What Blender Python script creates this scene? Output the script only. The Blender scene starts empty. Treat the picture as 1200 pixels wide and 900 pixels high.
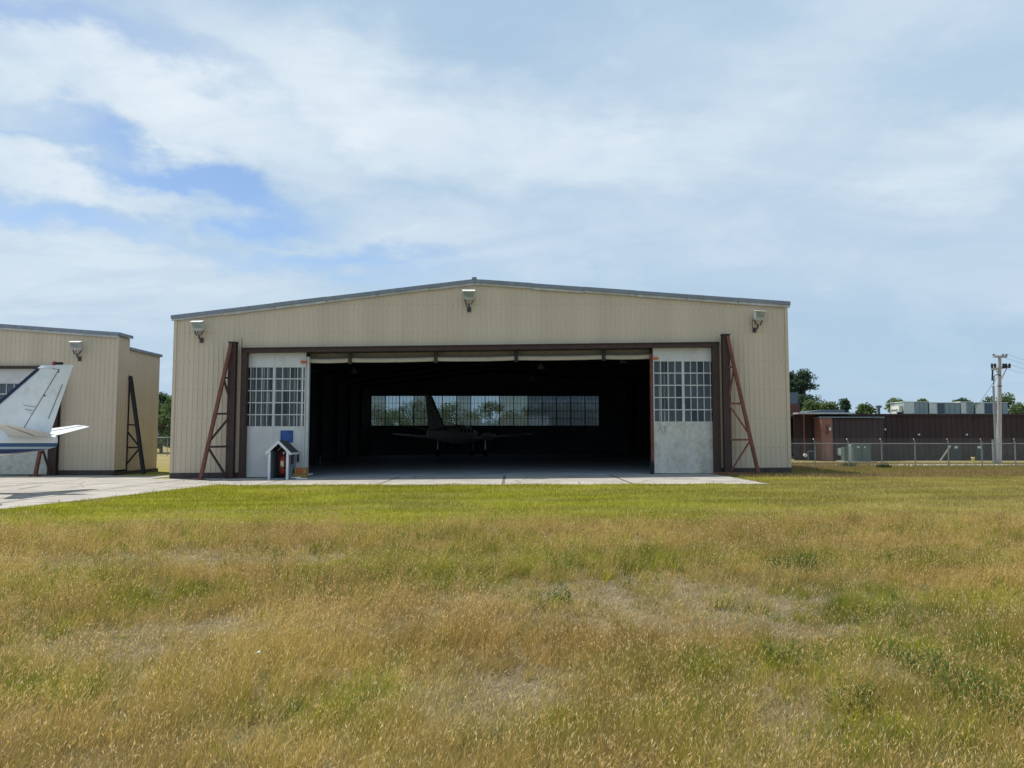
import bpy, math, random
import numpy as np
from mathutils import Vector, Matrix
random.seed(7); rng = np.random.default_rng(11)
S = bpy.context.scene; COL = S.collection
PI = math.pi; R = math.radians

# ------------------------------------------------------------------ camera numbers
CAMZ = 2.0; PITCH = math.atan(63/900)
def ray(px, py):
    u = (px-600)/900; v = (450-py)/900
    return Vector((u, math.cos(PITCH)-v*math.sin(PITCH), math.sin(PITCH)+v*math.cos(PITCH)))
def P(px, py, D):
    d = ray(px, py); t = D/d.y
    return Vector((d.x*t, D, CAMZ+d.z*t))
def gz(x, y=0): return 0.009*(min(max(x, -18.0), 14.0)+2)
def G(px, py):
    d = ray(px, py); z = 0
    for _ in range(6):
        t = (z-CAMZ)/d.z; z = gz(d.x*t)
    return Vector((d.x*t, d.y*t, z))

# ------------------------------------------------------------------ object helpers
WL = {}
def setp(o, label=None, cat=None, group=None, kind=None):
    if label: o['label'] = label
    if cat: o['category'] = cat
    if group: o['group'] = group
    if kind: o['kind'] = kind
    return o
def thing(name, label, cat, loc=(0, 0, 0), group=None):
    o = bpy.data.objects.new(name, None); COL.objects.link(o)
    o.empty_display_size = .3
    o.location = loc; WL[o.name] = Vector(loc)
    return setp(o, label, cat, group)
class MB:
    def __init__(s): s.v = []; s.f = []; s.sm = []; s.mi = []
    def add(s, vs, fs, smooth=False, mi=0):
        b = len(s.v); s.v += [tuple(v) for v in vs]
        for f in fs: s.f.append(tuple(i+b for i in f)); s.sm.append(smooth); s.mi.append(mi)
        return s
    def box(s, x0, x1, y0, y1, z0, z1, mi=0):
        vs = [(x, y, z) for z in (z0, z1) for y in (y0, y1) for x in (x0, x1)]
        return s.add(vs, [(0, 2, 3, 1), (4, 5, 7, 6), (0, 1, 5, 4), (2, 6, 7, 3), (0, 4, 6, 2), (1, 3, 7, 5)], mi=mi)
    def bar(s, a, b, w, h=None, up=(0, 0, 1), mi=0):
        a = Vector(a); b = Vector(b); h = w if h is None else h
        d = (b-a).normalized(); up = Vector(up)
        if abs(d.dot(up)) > .98: up = Vector((0, 1, 0))
        sx = d.cross(up).normalized(); sy = sx.cross(d).normalized()
        vs = [p+sx*i*w/2+sy*j*h/2 for p in (a, b) for (i, j) in ((-1, -1), (1, -1), (1, 1), (-1, 1))]
        return s.add(vs, [(3, 2, 1, 0), (4, 5, 6, 7), (0, 1, 5, 4), (1, 2, 6, 5), (2, 3, 7, 6), (3, 0, 4, 7)], mi=mi)
    def ibeam(s, a, b, w, h, t=.02, up=(0, 0, 1)):
        a = Vector(a); b = Vector(b); d = (b-a).normalized(); up = Vector(up)
        if abs(d.dot(up)) > .98: up = Vector((0, 1, 0))
        sx = d.cross(up).normalized(); sy = sx.cross(d).normalized()
        s.bar(a+sy*(h/2-t/2), b+sy*(h/2-t/2), w, t, up); s.bar(a-sy*(h/2-t/2), b-sy*(h/2-t/2), w, t, up)
        s.bar(a, b, t, h-2*t-.001, up); return s
    def tube(s, pts, r, n=8, cap=True, mi=0):
        pts = [Vector(p) for p in pts]; rs = r if isinstance(r, (list, tuple)) else [r]*len(pts)
        vs = []; fs = []; prev = None
        for k, p in enumerate(pts):
            d = (pts[min(k+1, len(pts)-1)]-pts[max(k-1, 0)]).normalized()
            if prev is None: a = d.orthogonal().normalized()
            else: a = (prev-d*prev.dot(d)).normalized()
            prev = a; b = d.cross(a)
            vs += [p+(a*math.cos(2*PI*i/n)+b*math.sin(2*PI*i/n))*rs[k] for i in range(n)]
        for k in range(len(pts)-1):
            for i in range(n): fs.append((k*n+i, k*n+(i+1) % n, (k+1)*n+(i+1) % n, (k+1)*n+i))
        if cap: fs += [tuple(range(n))[::-1], tuple((len(pts)-1)*n+i for i in range(n))]
        return s.add(vs, fs, True, mi)
    def loft(s, rings, cap=True, smooth=True, mi=0):
        n = len(rings[0]); vs = [v for r in rings for v in r]; fs = []
        for k in range(len(rings)-1):
            for i in range(n): fs.append((k*n+i, k*n+(i+1) % n, (k+1)*n+(i+1) % n, (k+1)*n+i))
        if cap: fs += [tuple(range(n))[::-1], tuple((len(rings)-1)*n+i for i in range(n))]
        return s.add(vs, fs, smooth, mi)
    def prism(s, poly, ax, a, b, mi=0):
        """poly: 2D list in the other two axes, extruded along ax from a to b"""
        def mk(p, t):
            return {'x': (t, p[0], p[1]), 'y': (p[0], t, p[1]), 'z': (p[0], p[1], t)}[ax]
        n = len(poly); vs = [mk(p, a) for p in poly]+[mk(p, b) for p in poly]
        fs = [tuple(range(n)), tuple(range(2*n-1, n-1, -1))]+[(i, i+n, (i+1) % n+n, (i+1) % n) for i in range(n)]
        return s.add(vs, fs, mi=mi)
    def build(s, name, mat, parent=None, label=None, **kw):
        me = bpy.data.meshes.new(name)
        if parent is not None and parent.name in WL: org = WL[parent.name]; ploc = org
        else:
            xs = list(zip(*s.v)); org = Vector(((min(xs[0])+max(xs[0]))/2, (min(xs[1])+max(xs[1]))/2, min(xs[2])))
        me.from_pydata([tuple(Vector(v)-org) for v in s.v], [], s.f)
        import bmesh
        bm = bmesh.new(); bm.from_mesh(me); bmesh.ops.recalc_face_normals(bm, faces=bm.faces); bm.to_mesh(me); bm.free()
        me.polygons.foreach_set('use_smooth', s.sm)
        mats = mat if isinstance(mat, (list, tuple)) else [mat]
        for m in mats: me.materials.append(m)
        if len(mats) > 1: me.polygons.foreach_set('material_index', s.mi)
        if any(s.sm) :
            try: me.set_sharp_from_angle(angle=R(40))
            except Exception: pass
        o = bpy.data.objects.new(name, me); COL.objects.link(o)
        if parent is not None: o.parent = parent; o.location = (0, 0, 0)
        else: o.location = org
        WL[o.name] = Vector(org)
        return setp(o, label, **kw)
def kids(o): return [c for c in bpy.data.objects if c.parent == o]
def copy_tree(o, parent=None):
    c = o.copy(); COL.objects.link(c)
    if parent is not None: c.parent = parent
    for ch in kids(o): copy_tree(ch, c)
    return c

# ------------------------------------------------------------------ materials
def nt(m): return m.node_tree.nodes, m.node_tree.links
def mat(name, c, rough=.7, metal=0, var=.15, vscale=3.0, bump=0, bscale=20, dirt=None, dscale=1.2, damt=.5, spec=.3, stretch=(1, 1, 1), transl=0):
    m = bpy.data.materials.new(name); m.use_nodes = True; N, L = nt(m)
    b = N['Principled BSDF']; b.inputs['Roughness'].default_value = rough; b.inputs['Metallic'].default_value = metal
    b.inputs['Specular IOR Level'].default_value = spec
    tc = N.new('ShaderNodeTexCoord'); mp = N.new('ShaderNodeMapping'); mp.inputs['Scale'].default_value = stretch
    L.new(tc.outputs['Object'], mp.inputs['Vector'])
    n = N.new('ShaderNodeTexNoise'); n.inputs['Scale'].default_value = vscale; n.inputs['Detail'].default_value = 6; n.inputs['Roughness'].default_value = .6
    L.new(mp.outputs[0], n.inputs['Vector'])
    mr = N.new('ShaderNodeMapRange'); mr.inputs[1].default_value = .3; mr.inputs[2].default_value = .7
    mr.inputs[3].default_value = 1-var; mr.inputs[4].default_value = 1+var; L.new(n.outputs['Fac'], mr.inputs[0])
    vm = N.new('ShaderNodeVectorMath'); vm.operation = 'SCALE'; vm.inputs[0].default_value = c[:3]; L.new(mr.outputs[0], vm.inputs['Scale'])
    out = vm.outputs[0]
    if dirt:
        n2 = N.new('ShaderNodeTexNoise'); n2.inputs['Scale'].default_value = dscale; n2.inputs['Detail'].default_value = 8; n2.inputs['Roughness'].default_value = .7
        L.new(mp.outputs[0], n2.inputs['Vector'])
        r2 = N.new('ShaderNodeMapRange'); r2.interpolation_type = 'SMOOTHSTEP'; r2.inputs[1].default_value = .48; r2.inputs[2].default_value = .72; r2.inputs[4].default_value = damt
        L.new(n2.outputs['Fac'], r2.inputs[0])
        mx = N.new('ShaderNodeMix'); mx.data_type = 'RGBA'; L.new(r2.outputs[0], mx.inputs['Factor']); L.new(out, mx.inputs[6]); mx.inputs[7].default_value = (*dirt, 1)
        out = mx.outputs[2]
    L.new(out, b.inputs['Base Color'])
    if bump:
        n3 = N.new('ShaderNodeTexNoise'); n3.inputs['Scale'].default_value = bscale; n3.inputs['Detail'].default_value = 5; L.new(mp.outputs[0], n3.inputs['Vector'])
        bp = N.new('ShaderNodeBump'); bp.inputs['Strength'].default_value = bump; bp.inputs['Distance'].default_value = .02
        L.new(n3.outputs['Fac'], bp.inputs['Height']); L.new(bp.outputs[0], b.inputs['Normal'])
    return m
def glass(name, tint=(.55, .6, .62), mixd=0.0, dcol=(.3, .34, .38), gl=.12):
    m = bpy.data.materials.new(name); m.use_nodes = True; N, L = nt(m); N.remove(N['Principled BSDF'])
    t = N.new('ShaderNodeBsdfTransparent'); t.inputs[0].default_value = (*tint, 1)
    g = N.new('ShaderNodeBsdfGlossy'); g.inputs['Roughness'].default_value = .05; g.inputs[0].default_value = (.9, .9, .9, 1)
    mx = N.new('ShaderNodeMixShader'); 
    fr = N.new('ShaderNodeFresnel'); fr.inputs[0].default_value = 1.5
    ad = N.new('ShaderNodeMath'); ad.operation = 'ADD'; ad.inputs[1].default_value = gl-.04; L.new(fr.outputs[0], ad.inputs[0])
    L.new(ad.outputs[0], mx.inputs[0]); L.new(t.outputs[0], mx.inputs[1]); L.new(g.outputs[0], mx.inputs[2])
    out = mx
    if mixd:
        d = N.new('ShaderNodeBsdfDiffuse'); d.inputs[0].default_value = (*dcol, 1)
        tr = N.new('ShaderNodeBsdfTranslucent'); tr.inputs[0].default_value = (*dcol, 1)
        m3 = N.new('ShaderNodeMixShader'); m3.inputs[0].default_value = .7; L.new(d.outputs[0], m3.inputs[1]); L.new(tr.outputs[0], m3.inputs[2])
        m2 = N.new('ShaderNodeMixShader'); m2.inputs[0].default_value = mixd
        nz = N.new('ShaderNodeTexNoise'); nz.inputs['Scale'].default_value = 1.5; tc = N.new('ShaderNodeTexCoord'); L.new(tc.outputs['Object'], nz.inputs['Vector'])
        mm = N.new('ShaderNodeMapRange'); mm.inputs[3].default_value = mixd*.6; mm.inputs[4].default_value = min(1, mixd*1.4); L.new(nz.outputs['Fac'], mm.inputs[0]); L.new(mm.outputs[0], m2.inputs[0])
        L.new(mx.outputs[0], m2.inputs[1]); L.new(m3.outputs[0], m2.inputs[2]); out = m2
    L.new(out.outputs[0], N['Material Output'].inputs[0])
    return m
M = {}
M['clad'] = mat('beige_cladding', (.60, .505, .385), .55, var=.06, vscale=.8, dirt=(.50, .415, .315), dscale=.5, damt=.35, stretch=(1, 1, .15))
def panelize(m, w=.9, amt=.05):
    N, L = nt(m); b = N['Principled BSDF']; src = b.inputs['Base Color'].links[0].from_socket
    g = N.new('ShaderNodeNewGeometry'); sp = N.new('ShaderNodeSeparateXYZ'); L.new(g.outputs['Position'], sp.inputs[0])
    ad = N.new('ShaderNodeMath'); ad.operation = 'ADD'; L.new(sp.outputs['X'], ad.inputs[0]); L.new(sp.outputs['Y'], ad.inputs[1])
    dv = N.new('ShaderNodeMath'); dv.operation = 'DIVIDE'; L.new(ad.outputs[0], dv.inputs[0]); dv.inputs[1].default_value = w
    fl = N.new('ShaderNodeMath'); fl.operation = 'FLOOR'; L.new(dv.outputs[0], fl.inputs[0])
    wn = N.new('ShaderNodeTexWhiteNoise'); wn.noise_dimensions = '1D'; L.new(fl.outputs[0], wn.inputs['W'])
    mr = N.new('ShaderNodeMapRange'); L.new(wn.outputs['Value'], mr.inputs[0]); mr.inputs[3].default_value = 1-amt; mr.inputs[4].default_value = 1+amt
    # screw rows
    pz_ = N.new('ShaderNodeMath'); pz_.operation = 'PINGPONG'; L.new(sp.outputs['Z'], pz_.inputs[0]); pz_.inputs[1].default_value = .75
    lz = N.new('ShaderNodeMath'); lz.operation = 'LESS_THAN'; L.new(pz_.outputs[0], lz.inputs[0]); lz.inputs[1].default_value = .02
    px_ = N.new('ShaderNodeMath'); px_.operation = 'PINGPONG'; L.new(ad.outputs[0], px_.inputs[0]); px_.inputs[1].default_value = .13
    lx = N.new('ShaderNodeMath'); lx.operation = 'LESS_THAN'; L.new(px_.outputs[0], lx.inputs[0]); lx.inputs[1].default_value = .02
    mu = N.new('ShaderNodeMath'); mu.operation = 'MULTIPLY'; L.new(lz.outputs[0], mu.inputs[0]); L.new(lx.outputs[0], mu.inputs[1])
    s2 = N.new('ShaderNodeMath'); s2.operation = 'MULTIPLY_ADD'; L.new(mu.outputs[0], s2.inputs[0]); s2.inputs[1].default_value = -.5; L.new(mr.outputs[0], s2.inputs[2])
    vm = N.new('ShaderNodeVectorMath'); vm.operation = 'SCALE'; L.new(src, vm.inputs[0]); L.new(s2.outputs[0], vm.inputs['Scale']); L.new(vm.outputs[0], b.inputs['Base Color'])
panelize(M['clad'], .9, .03)
M['trim'] = mat('grey_trim', (.22, .25, .30), .5, var=.15, vscale=4)
M['trim_pale'] = mat('pale_trim', (.50, .52, .53), .5, var=.2, vscale=2)
M['plinth'] = mat('dark_plinth', (.07, .06, .06), .8, var=.3, bump=.3)
M['brown'] = mat('brown_steel', (.062, .036, .032), .6, var=.25, vscale=6, dirt=(.03, .022, .02), dscale=3)
M['rust'] = mat('red_oxide_steel', (.19, .072, .052), .7, var=.3, vscale=8, dirt=(.07, .035, .03), dscale=3, damt=.8)
M['doorwhite'] = mat('door_white', (.60, .60, .59), .6, var=.06, vscale=2, dirt=(.42, .39, .34), dscale=1.3, damt=.45)
M['doorworn'] = mat('door_worn_white', (.56, .54, .49), .75, var=.14, vscale=5, dirt=(.34, .29, .21), dscale=1.6, damt=.75, stretch=(1, 1, .8))
M['muntin'] = mat('muntin_white', (.55, .56, .55), .6, var=.1)
M['doorglass2'] = glass('door_glass_dusty', (.70, .76, .78), .22, (.26, .29, .29), gl=.06)
M['doorglass3'] = glass('door_glass_dark', (.5, .56, .60), .05, (.1, .12, .14), gl=.04)
M['curtain'] = mat('tan_strips', (.46, .43, .34), .9, var=.25, vscale=6, stretch=(4, 4, .3))
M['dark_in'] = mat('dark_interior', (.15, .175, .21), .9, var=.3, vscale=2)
M['darksteel'] = mat('dark_steel', (.035, .035, .04), .7, var=.3)
M['canvas'] = mat('canvas_cream', (.52, .48, .40), .9, var=.08, vscale=3)
M['canvas_grey'] = mat('canvas_taupe', (.22, .20, .17), .9, var=.12)
M['floor'] = mat('hangar_floor', (.34, .37, .41), .75, var=.25, vscale=.5, dirt=(.15, .16, .17), dscale=.6)
M['glass'] = glass('clear_glass', (.62, .68, .70), .06, (.4, .42, .42), gl=.05)
M['dirtyglass'] = glass('dirty_glass', (.48, .53, .51), .22, (.34, .37, .36), gl=.05)
M['milkglass'] = glass('milky_glass', (.38, .43, .47), .5, (.22, .26, .30))
M['doorglass'] = glass('door_glass', (.78, .84, .86), .05, (.12, .15, .16), gl=.05)
M['lamp'] = mat('lamp_housing', (.42, .44, .43), .5, var=.2, vscale=6)
M['lampcap'] = mat('lamp_cap', (.72, .72, .70), .5, var=.05)
M['lampglass'] = mat('lamp_glass', (.24, .28, .27), .15, var=.3, vscale=5, spec=.6)
M['lampdark'] = mat('lamp_arm', (.08, .08, .09), .6)
M['white'] = mat('aircraft_white', (.68, .70, .71), .35, var=.06, vscale=3, spec=.5, dirt=(.5, .5, .49), dscale=2.2, damt=.45)
M['navy'] = mat('aircraft_navy', (.014, .022, .07), .4, var=.1)
M['black'] = mat('black_rubber', (.02, .02, .02), .8)
M['chrome'] = mat('bare_metal', (.45, .45, .45), .3, metal=.8)
M['red'] = mat('extinguisher_red', (.36, .05, .04), .5, var=.1)
M['label'] = mat('pale_label', (.7, .65, .55), .6)
M['shed'] = mat('shed_grey_blue', (.17, .23, .27), .8, var=.12, vscale=6)
M['shedtrim'] = mat('shed_trim_white', (.66, .69, .72), .7, var=.06)
M['shingle'] = mat('shingle', (.055, .05, .055), .9, var=.35, vscale=14, bump=.5)
M['bluesign'] = mat('sign_blue', (.018, .07, .25), .5, var=.15, vscale=8)
M['signtext'] = mat('sign_pale_blue', (.10, .19, .50), .5)
M['wood'] = mat('yellow_wood', (.42, .27, .10), .8, var=.25, vscale=7, dirt=(.28, .13, .05), dscale=5)
M['orange'] = mat('orange_paint', (.55, .11, .03), .5)
M['galv'] = mat('galvanised', (.30, .31, .32), .45, metal=.4, var=.15)
M['pole'] = mat('weathered_pole', (.40, .37, .34), .85, var=.2, vscale=3, stretch=(4, 4, .3), dirt=(.25, .2, .17))
M['brick'] = mat('brick_wall', (.27, .135, .105), .85, var=.25, vscale=14, bump=.3)
M['brickd'] = mat('brick_dark_red', (.16, .075, .065), .85, var=.25, vscale=12)
M['bdark'] = mat('dark_brown_cladding', (.048, .030, .031), .7, var=.2, vscale=1, stretch=(1, 1, .2))
M['bdark2'] = mat('dark_umber_cladding', (.058, .043, .045), .7, var=.2, vscale=1, stretch=(1, 1, .2))
M['bdoor'] = mat('dark_grey_door', (.055, .055, .06), .6)
M['bluegrey'] = mat('blue_grey_metal', (.15, .19, .22), .6, var=.15)
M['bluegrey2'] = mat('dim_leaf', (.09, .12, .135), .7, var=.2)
M['green'] = mat('transformer_green', (.10, .15, .13), .5, var=.1)
M['acwhite'] = mat('unit_cream', (.72, .74, .64), .6, var=.08)
M['acgreen'] = mat('unit_grey_green', (.29, .36, .34), .6, var=.1)
M['aclouvre'] = mat('unit_louvre', (.09, .12, .15), .6, var=.2)
M['conc_pale'] = mat('pale_concrete', (.50, .47, .42), .9, var=.15, vscale=1, bump=.2, dirt=(.32, .29, .24))
M['yellow'] = mat('yellow_plastic', (.62, .52, .16), .5)
M['bark'] = mat('bark', (.12, .09, .07), .95, var=.3, vscale=5, bump=.5)
M['litter'] = mat('white_scrap', (.8, .8, .78), .7)

def apron_mat():
    m = mat('apron_concrete', (.36, .33, .29), .9, var=.18, vscale=.9, bump=.25, bscale=30, dirt=(.20, .18, .15), dscale=.7, damt=.75)
    N, L = nt(m); b = N['Principled BSDF']; src = b.inputs['Base Color'].links[0].from_socket
    g = N.new('ShaderNodeNewGeometry'); sp = N.new('ShaderNodeSeparateXYZ'); L.new(g.outputs['Position'], sp.inputs[0])
    nz = N.new('ShaderNodeTexNoise'); nz.inputs['Scale'].default_value = .6; L.new(g.outputs['Position'], nz.inputs['Vector'])
    def joint(sock, period, off, w):
        a = N.new('ShaderNodeMath'); a.operation = 'MULTIPLY_ADD'; L.new(nz.outputs['Fac'], a.inputs[0]); a.inputs[1].default_value = .05; L.new(sock, a.inputs[2])
        a2 = N.new('ShaderNodeMath'); a2.operation = 'ADD'; L.new(a.outputs[0], a2.inputs[0]); a2.inputs[1].default_value = off
        p = N.new('ShaderNodeMath'); p.operation = 'PINGPONG'; L.new(a2.outputs[0], p.inputs[0]); p.inputs[1].default_value = period/2
        c = N.new('ShaderNodeMath'); c.operation = 'LESS_THAN'; L.new(p.outputs[0], c.inputs[0]); c.inputs[1].default_value = w
        return c.outputs[0]
    j1 = joint(sp.outputs['X'], 5.4, .35, .07); j2 = joint(sp.outputs['Y'], 5.4, 1.9, .05)
    v = N.new('ShaderNodeTexVoronoi'); v.feature = 'DISTANCE_TO_EDGE'; v.inputs['Scale'].default_value = .35; L.new(g.outputs['Position'], v.inputs['Vector'])
    c = N.new('ShaderNodeMath'); c.operation = 'LESS_THAN'; L.new(v.outputs['Distance'], c.inputs[0]); c.inputs[1].default_value = .006
    mx1 = N.new('ShaderNodeMath'); mx1.operation = 'MAXIMUM'; L.new(j1, mx1.inputs[0]); L.new(j2, mx1.inputs[1])
    mx2 = N.new('ShaderNodeMath'); mx2.operation = 'MAXIMUM'; L.new(mx1.outputs[0], mx2.inputs[0]); L.new(c.outputs[0], mx2.inputs[1])
    mx = N.new('ShaderNodeMix'); mx.data_type = 'RGBA'; sc = N.new('ShaderNodeMath'); sc.operation = 'MULTIPLY'; sc.inputs[1].default_value = .8; L.new(mx2.outputs[0], sc.inputs[0])
    L.new(sc.outputs[0], mx.inputs['Factor']); L.new(src, mx.inputs[6]); mx.inputs[7].default_value = (.08, .07, .05, 1)
    L.new(mx.outputs[2], b.inputs['Base Color']); return m
M['apron'] = apron_mat()

def attr_mat(name, transl=.3, rough=.8):
    m = bpy.data.materials.new(name); m.use_nodes = True; N, L = nt(m)
    b = N['Principled BSDF']; b.inputs['Roughness'].default_value = rough; b.inputs['Specular IOR Level'].default_value = .15
    a = N.new('ShaderNodeAttribute'); a.attribute_name = 'Col'; L.new(a.outputs['Color'], b.inputs['Base Color'])
    t = N.new('ShaderNodeBsdfTranslucent'); L.new(a.outputs['Color'], t.inputs[0])
    mx = N.new('ShaderNodeMixShader'); mx.inputs[0].default_value = transl
    L.new(b.outputs[0], mx.inputs[1]); L.new(t.outputs[0], mx.inputs[2]); L.new(mx.outputs[0], N['Material Output'].inputs[0])
    return m
M['grass'] = attr_mat('grass_blades', .5); M['leaf'] = attr_mat('leaves', .4)

# ------------------------------------------------------------------ numpy noise
LAT = rng.random((256, 256))
def vnoise(x, y):
    xi = np.floor(x).astype(int); yi = np.floor(y).astype(int); fx = x-xi; fy = y-yi
    fx = fx*fx*(3-2*fx); fy = fy*fy*(3-2*fy)
    a = LAT[xi % 256, yi % 256]; b = LAT[(xi+1) % 256, yi % 256]; c = LAT[xi % 256, (yi+1) % 256]; d = LAT[(xi+1) % 256, (yi+1) % 256]
    return (a*(1-fx)+b*fx)*(1-fy)+(c*(1-fx)+d*fx)*fy
def fbm(x, y, o=4):
    s = 0; a = .5; t = 0
    for k in range(o): s = s+a*vnoise(x*2**k+17*k, y*2**k+31*k); t += a; a *= .5
    return s/t
def gzn(x): return .009*(np.clip(x, -18, 14)+2)

def np_mesh(name, V, F3, F4, col, material, parent=None):
    """V (n,3); F3 (m,3); F4 (k,4); col (n,3)"""
    me = bpy.data.meshes.new(name); me.vertices.add(len(V)); me.vertices.foreach_set('co', V.astype(np.float32).ravel())
    n3, n4 = len(F3), len(F4); loops = np.concatenate([F3.ravel(), F4.ravel()]).astype(np.int32)
    me.loops.add(len(loops)); me.loops.foreach_set('vertex_index', loops)
    me.polygons.add(n3+n4)
    st = np.concatenate([np.arange(n3)*3, n3*3+np.arange(n4)*4]).astype(np.int32)
    me.polygons.foreach_set('loop_start', st)
    me.polygons.foreach_set('loop_total', np.concatenate([np.full(n3, 3), np.full(n4, 4)]).astype(np.int32))
    at = me.color_attributes.new('Col', 'FLOAT_COLOR', 'POINT')
    c4 = np.ones((len(V), 4), np.float32); c4[:, :3] = col; at.data.foreach_set('color', c4.ravel())
    me.update(calc_edges=True); me.validate(); me.materials.append(material)
    o = bpy.data.objects.new(name, me); COL.objects.link(o)
    if parent is not None: o.parent = parent
    return o

# ------------------------------------------------------------------ sky
def world():
    w = bpy.data.worlds.new('World'); S.world = w; w.use_nodes = True; N = w.node_tree.nodes; L = w.node_tree.links
    bg = N['Background']; bg.inputs[1].default_value = .1
    sky = N.new('ShaderNodeTexSky'); sky.sky_type = 'NISHITA'; sky.sun_disc = False
    sky.sun_elevation = SUN_EL; sky.sun_rotation = SUN_AZ; sky.air_density = 1.0; sky.dust_density = .8; sky.ozone_density = 2.5
    tc = N.new('ShaderNodeTexCoord'); dirv = tc.outputs['Generated']
    def math_(op, a, b=None, c=None, clamp=False):
        n = N.new('ShaderNodeMath'); n.operation = op; n.use_clamp = clamp
        for i, v in enumerate((a, b, c)):
            if v is None: continue
            if isinstance(v, (int, float)): n.inputs[i].default_value = v
            else: L.new(v, n.inputs[i])
        return n.outputs[0]
    def mr(v, a, b, c=0, d=1, sm=True):
        n = N.new('ShaderNodeMapRange'); n.interpolation_type = 'SMOOTHSTEP' if sm else 'LINEAR'
        L.new(v, n.inputs[0])
        for i, x in enumerate((a, b, c, d)): n.inputs[i+1].default_value = x
        return n.outputs[0]
    sp = N.new('ShaderNodeSeparateXYZ'); L.new(dirv, sp.inputs[0])
    zz = math_('ADD', math_('ABSOLUTE', sp.outputs['Z']), .12)
    cb = N.new('ShaderNodeCombineXYZ'); L.new(math_('DIVIDE', sp.outputs['X'], zz), cb.inputs[0]); L.new(math_('DIVIDE', sp.outputs['Y'], zz), cb.inputs[1])
    def noise(vec, scale, detail=7, rough=.55, dist=0, rot=0, sc=(1, 1, 1), loc=(0, 0, 0)):
        mp = N.new('ShaderNodeMapping'); mp.inputs['Rotation'].default_value = (0, 0, rot); mp.inputs['Scale'].default_value = sc; mp.inputs['Location'].default_value = loc
        L.new(vec, mp.inputs[0]); n = N.new('ShaderNodeTexNoise'); n.inputs['Scale'].default_value = scale; n.inputs['Detail'].default_value = detail
        n.inputs['Roughness'].default_value = rough; n.inputs['Distortion'].default_value = dist; L.new(mp.outputs[0], n.inputs['Vector']); return n.outputs['Fac']
    nA = noise(cb.outputs[0], .55, 8, .5, .5, R(25), (.5, 1.4, 1), (3.1, 1.7, 0))
    nB = noise(cb.outputs[0], 1.6, 9, .58, .9, R(15), (.6, 1.3, 1), (9, 4, 0))
    nC = noise(dirv, 9, 8, .62, .6, 0, (1, 1, 2.2))
    # warp so that cloud edges are ragged
    wn = N.new('ShaderNodeTexNoise'); wn.inputs['Scale'].default_value = 5; wn.inputs['Detail'].default_value = 8; wn.inputs['Roughness'].default_value = .6
    mpw = N.new('ShaderNodeMapping'); mpw.inputs['Scale'].default_value = (1, 1, 2); L.new(dirv, mpw.inputs[0]); L.new(mpw.outputs[0], wn.inputs['Vector'])
    sb = N.new('ShaderNodeVectorMath'); sb.operation = 'SUBTRACT'; L.new(wn.outputs['Color'], sb.inputs[0]); sb.inputs[1].default_value = (.5, .5, .5)
    sc = N.new('ShaderNodeVectorMath'); sc.operation = 'SCALE'; L.new(sb.outputs[0], sc.inputs[0]); sc.inputs['Scale'].default_value = .22
    wv = N.new('ShaderNodeVectorMath'); wv.operation = 'ADD'; L.new(dirv, wv.inputs[0]); L.new(sc.outputs[0], wv.inputs[1])
    def blob(px, py, rx, ry, ang, soft=1.0):
        c = ray(px, py).normalized()
        mp = N.new('ShaderNodeMapping'); mp.vector_type = 'TEXTURE'; mp.inputs['Location'].default_value = c
        mp.inputs['Rotation'].default_value = (0, R(ang), 0); mp.inputs['Scale'].default_value = (rx/900, .6, ry/900)
        L.new(wv.outputs[0], mp.inputs[0]); ln = N.new('ShaderNodeVectorMath'); ln.operation = 'LENGTH'; L.new(mp.outputs[0], ln.inputs[0])
        return mr(ln.outputs['Value'], 1.0+soft*.6, max(0, 1-soft), 0, 1)
    def mix(f, a, b):
        n = N.new('ShaderNodeMix'); n.data_type = 'RGBA'
        L.new(f, n.inputs[0])
        for i, v in ((6, a), (7, b)):
            if isinstance(v, tuple): n.inputs[i].default_value = (*v, 1)
            else: L.new(v, n.inputs[i])
        return n.outputs[2]
    # veil amount
    veil = mr(nA, .25, .6, .80, 1.0)
    gaps = None
    for b, k in ((blob(225, 212, 115, 28, 12, .9), 1.25), (blob(60, 262, 120, 20, 4, .9), .8), (blob(75, 22, 150, 20, 8, .9), .7), (blob(380, 305, 150, 20, 4, .9), .85),
                 (blob(60, 178, 110, 10, 10, .9), .35), (blob(640, 70, 150, 60, 20, 1), .12)):
        v = math_('MULTIPLY', b, k); gaps = v if gaps is None else math_('MAXIMUM', gaps, v)
    gaps = math_('MULTIPLY', gaps, mr(nB, .25, .6, .75, 1.05))
    veil = math_('SUBTRACT', veil, gaps, clamp=True)
    # bright cloud amount
    br = None
    for b, k in ((blob(120, 95, 300, 60, 2, 1), .85), (blob(420, 110, 230, 55, 18, 1), .8), (blob(720, 165, 260, 50, 6, 1), .65), (blob(880, 110, 150, 45, -18, 1), .5), (blob(1130, 185, 190, 45, -8, 1), .55),
                 (blob(90, 330, 280, 70, 4, 1), .6), (blob(60, 215, 120, 28, 4, 1), .75), (blob(520, 290, 260, 60, 4, 1), .5), (blob(850, 260, 330, 80, 3, 1), .35), (blob(980, 30, 260, 50, -6, 1), .4), (blob(300, 165, 160, 26, 14, 1), .45)):
        v = math_('MULTIPLY', b, k); br = v if br is None else math_('MAXIMUM', br, v)
    br = math_('ADD', math_('MULTIPLY', br, mr(nB, .3, .62, .5, 1.05)), math_('MULTIPLY', mr(nC, .45, .75, 0, 1), .16))
    br = math_('ADD', br, mr(nA, .5, .75, 0, .25), clamp=True)
    br = math_('MULTIPLY', br, math_('SUBTRACT', 1.0, math_('MULTIPLY', gaps, .9), clamp=True), clamp=True)
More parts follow.
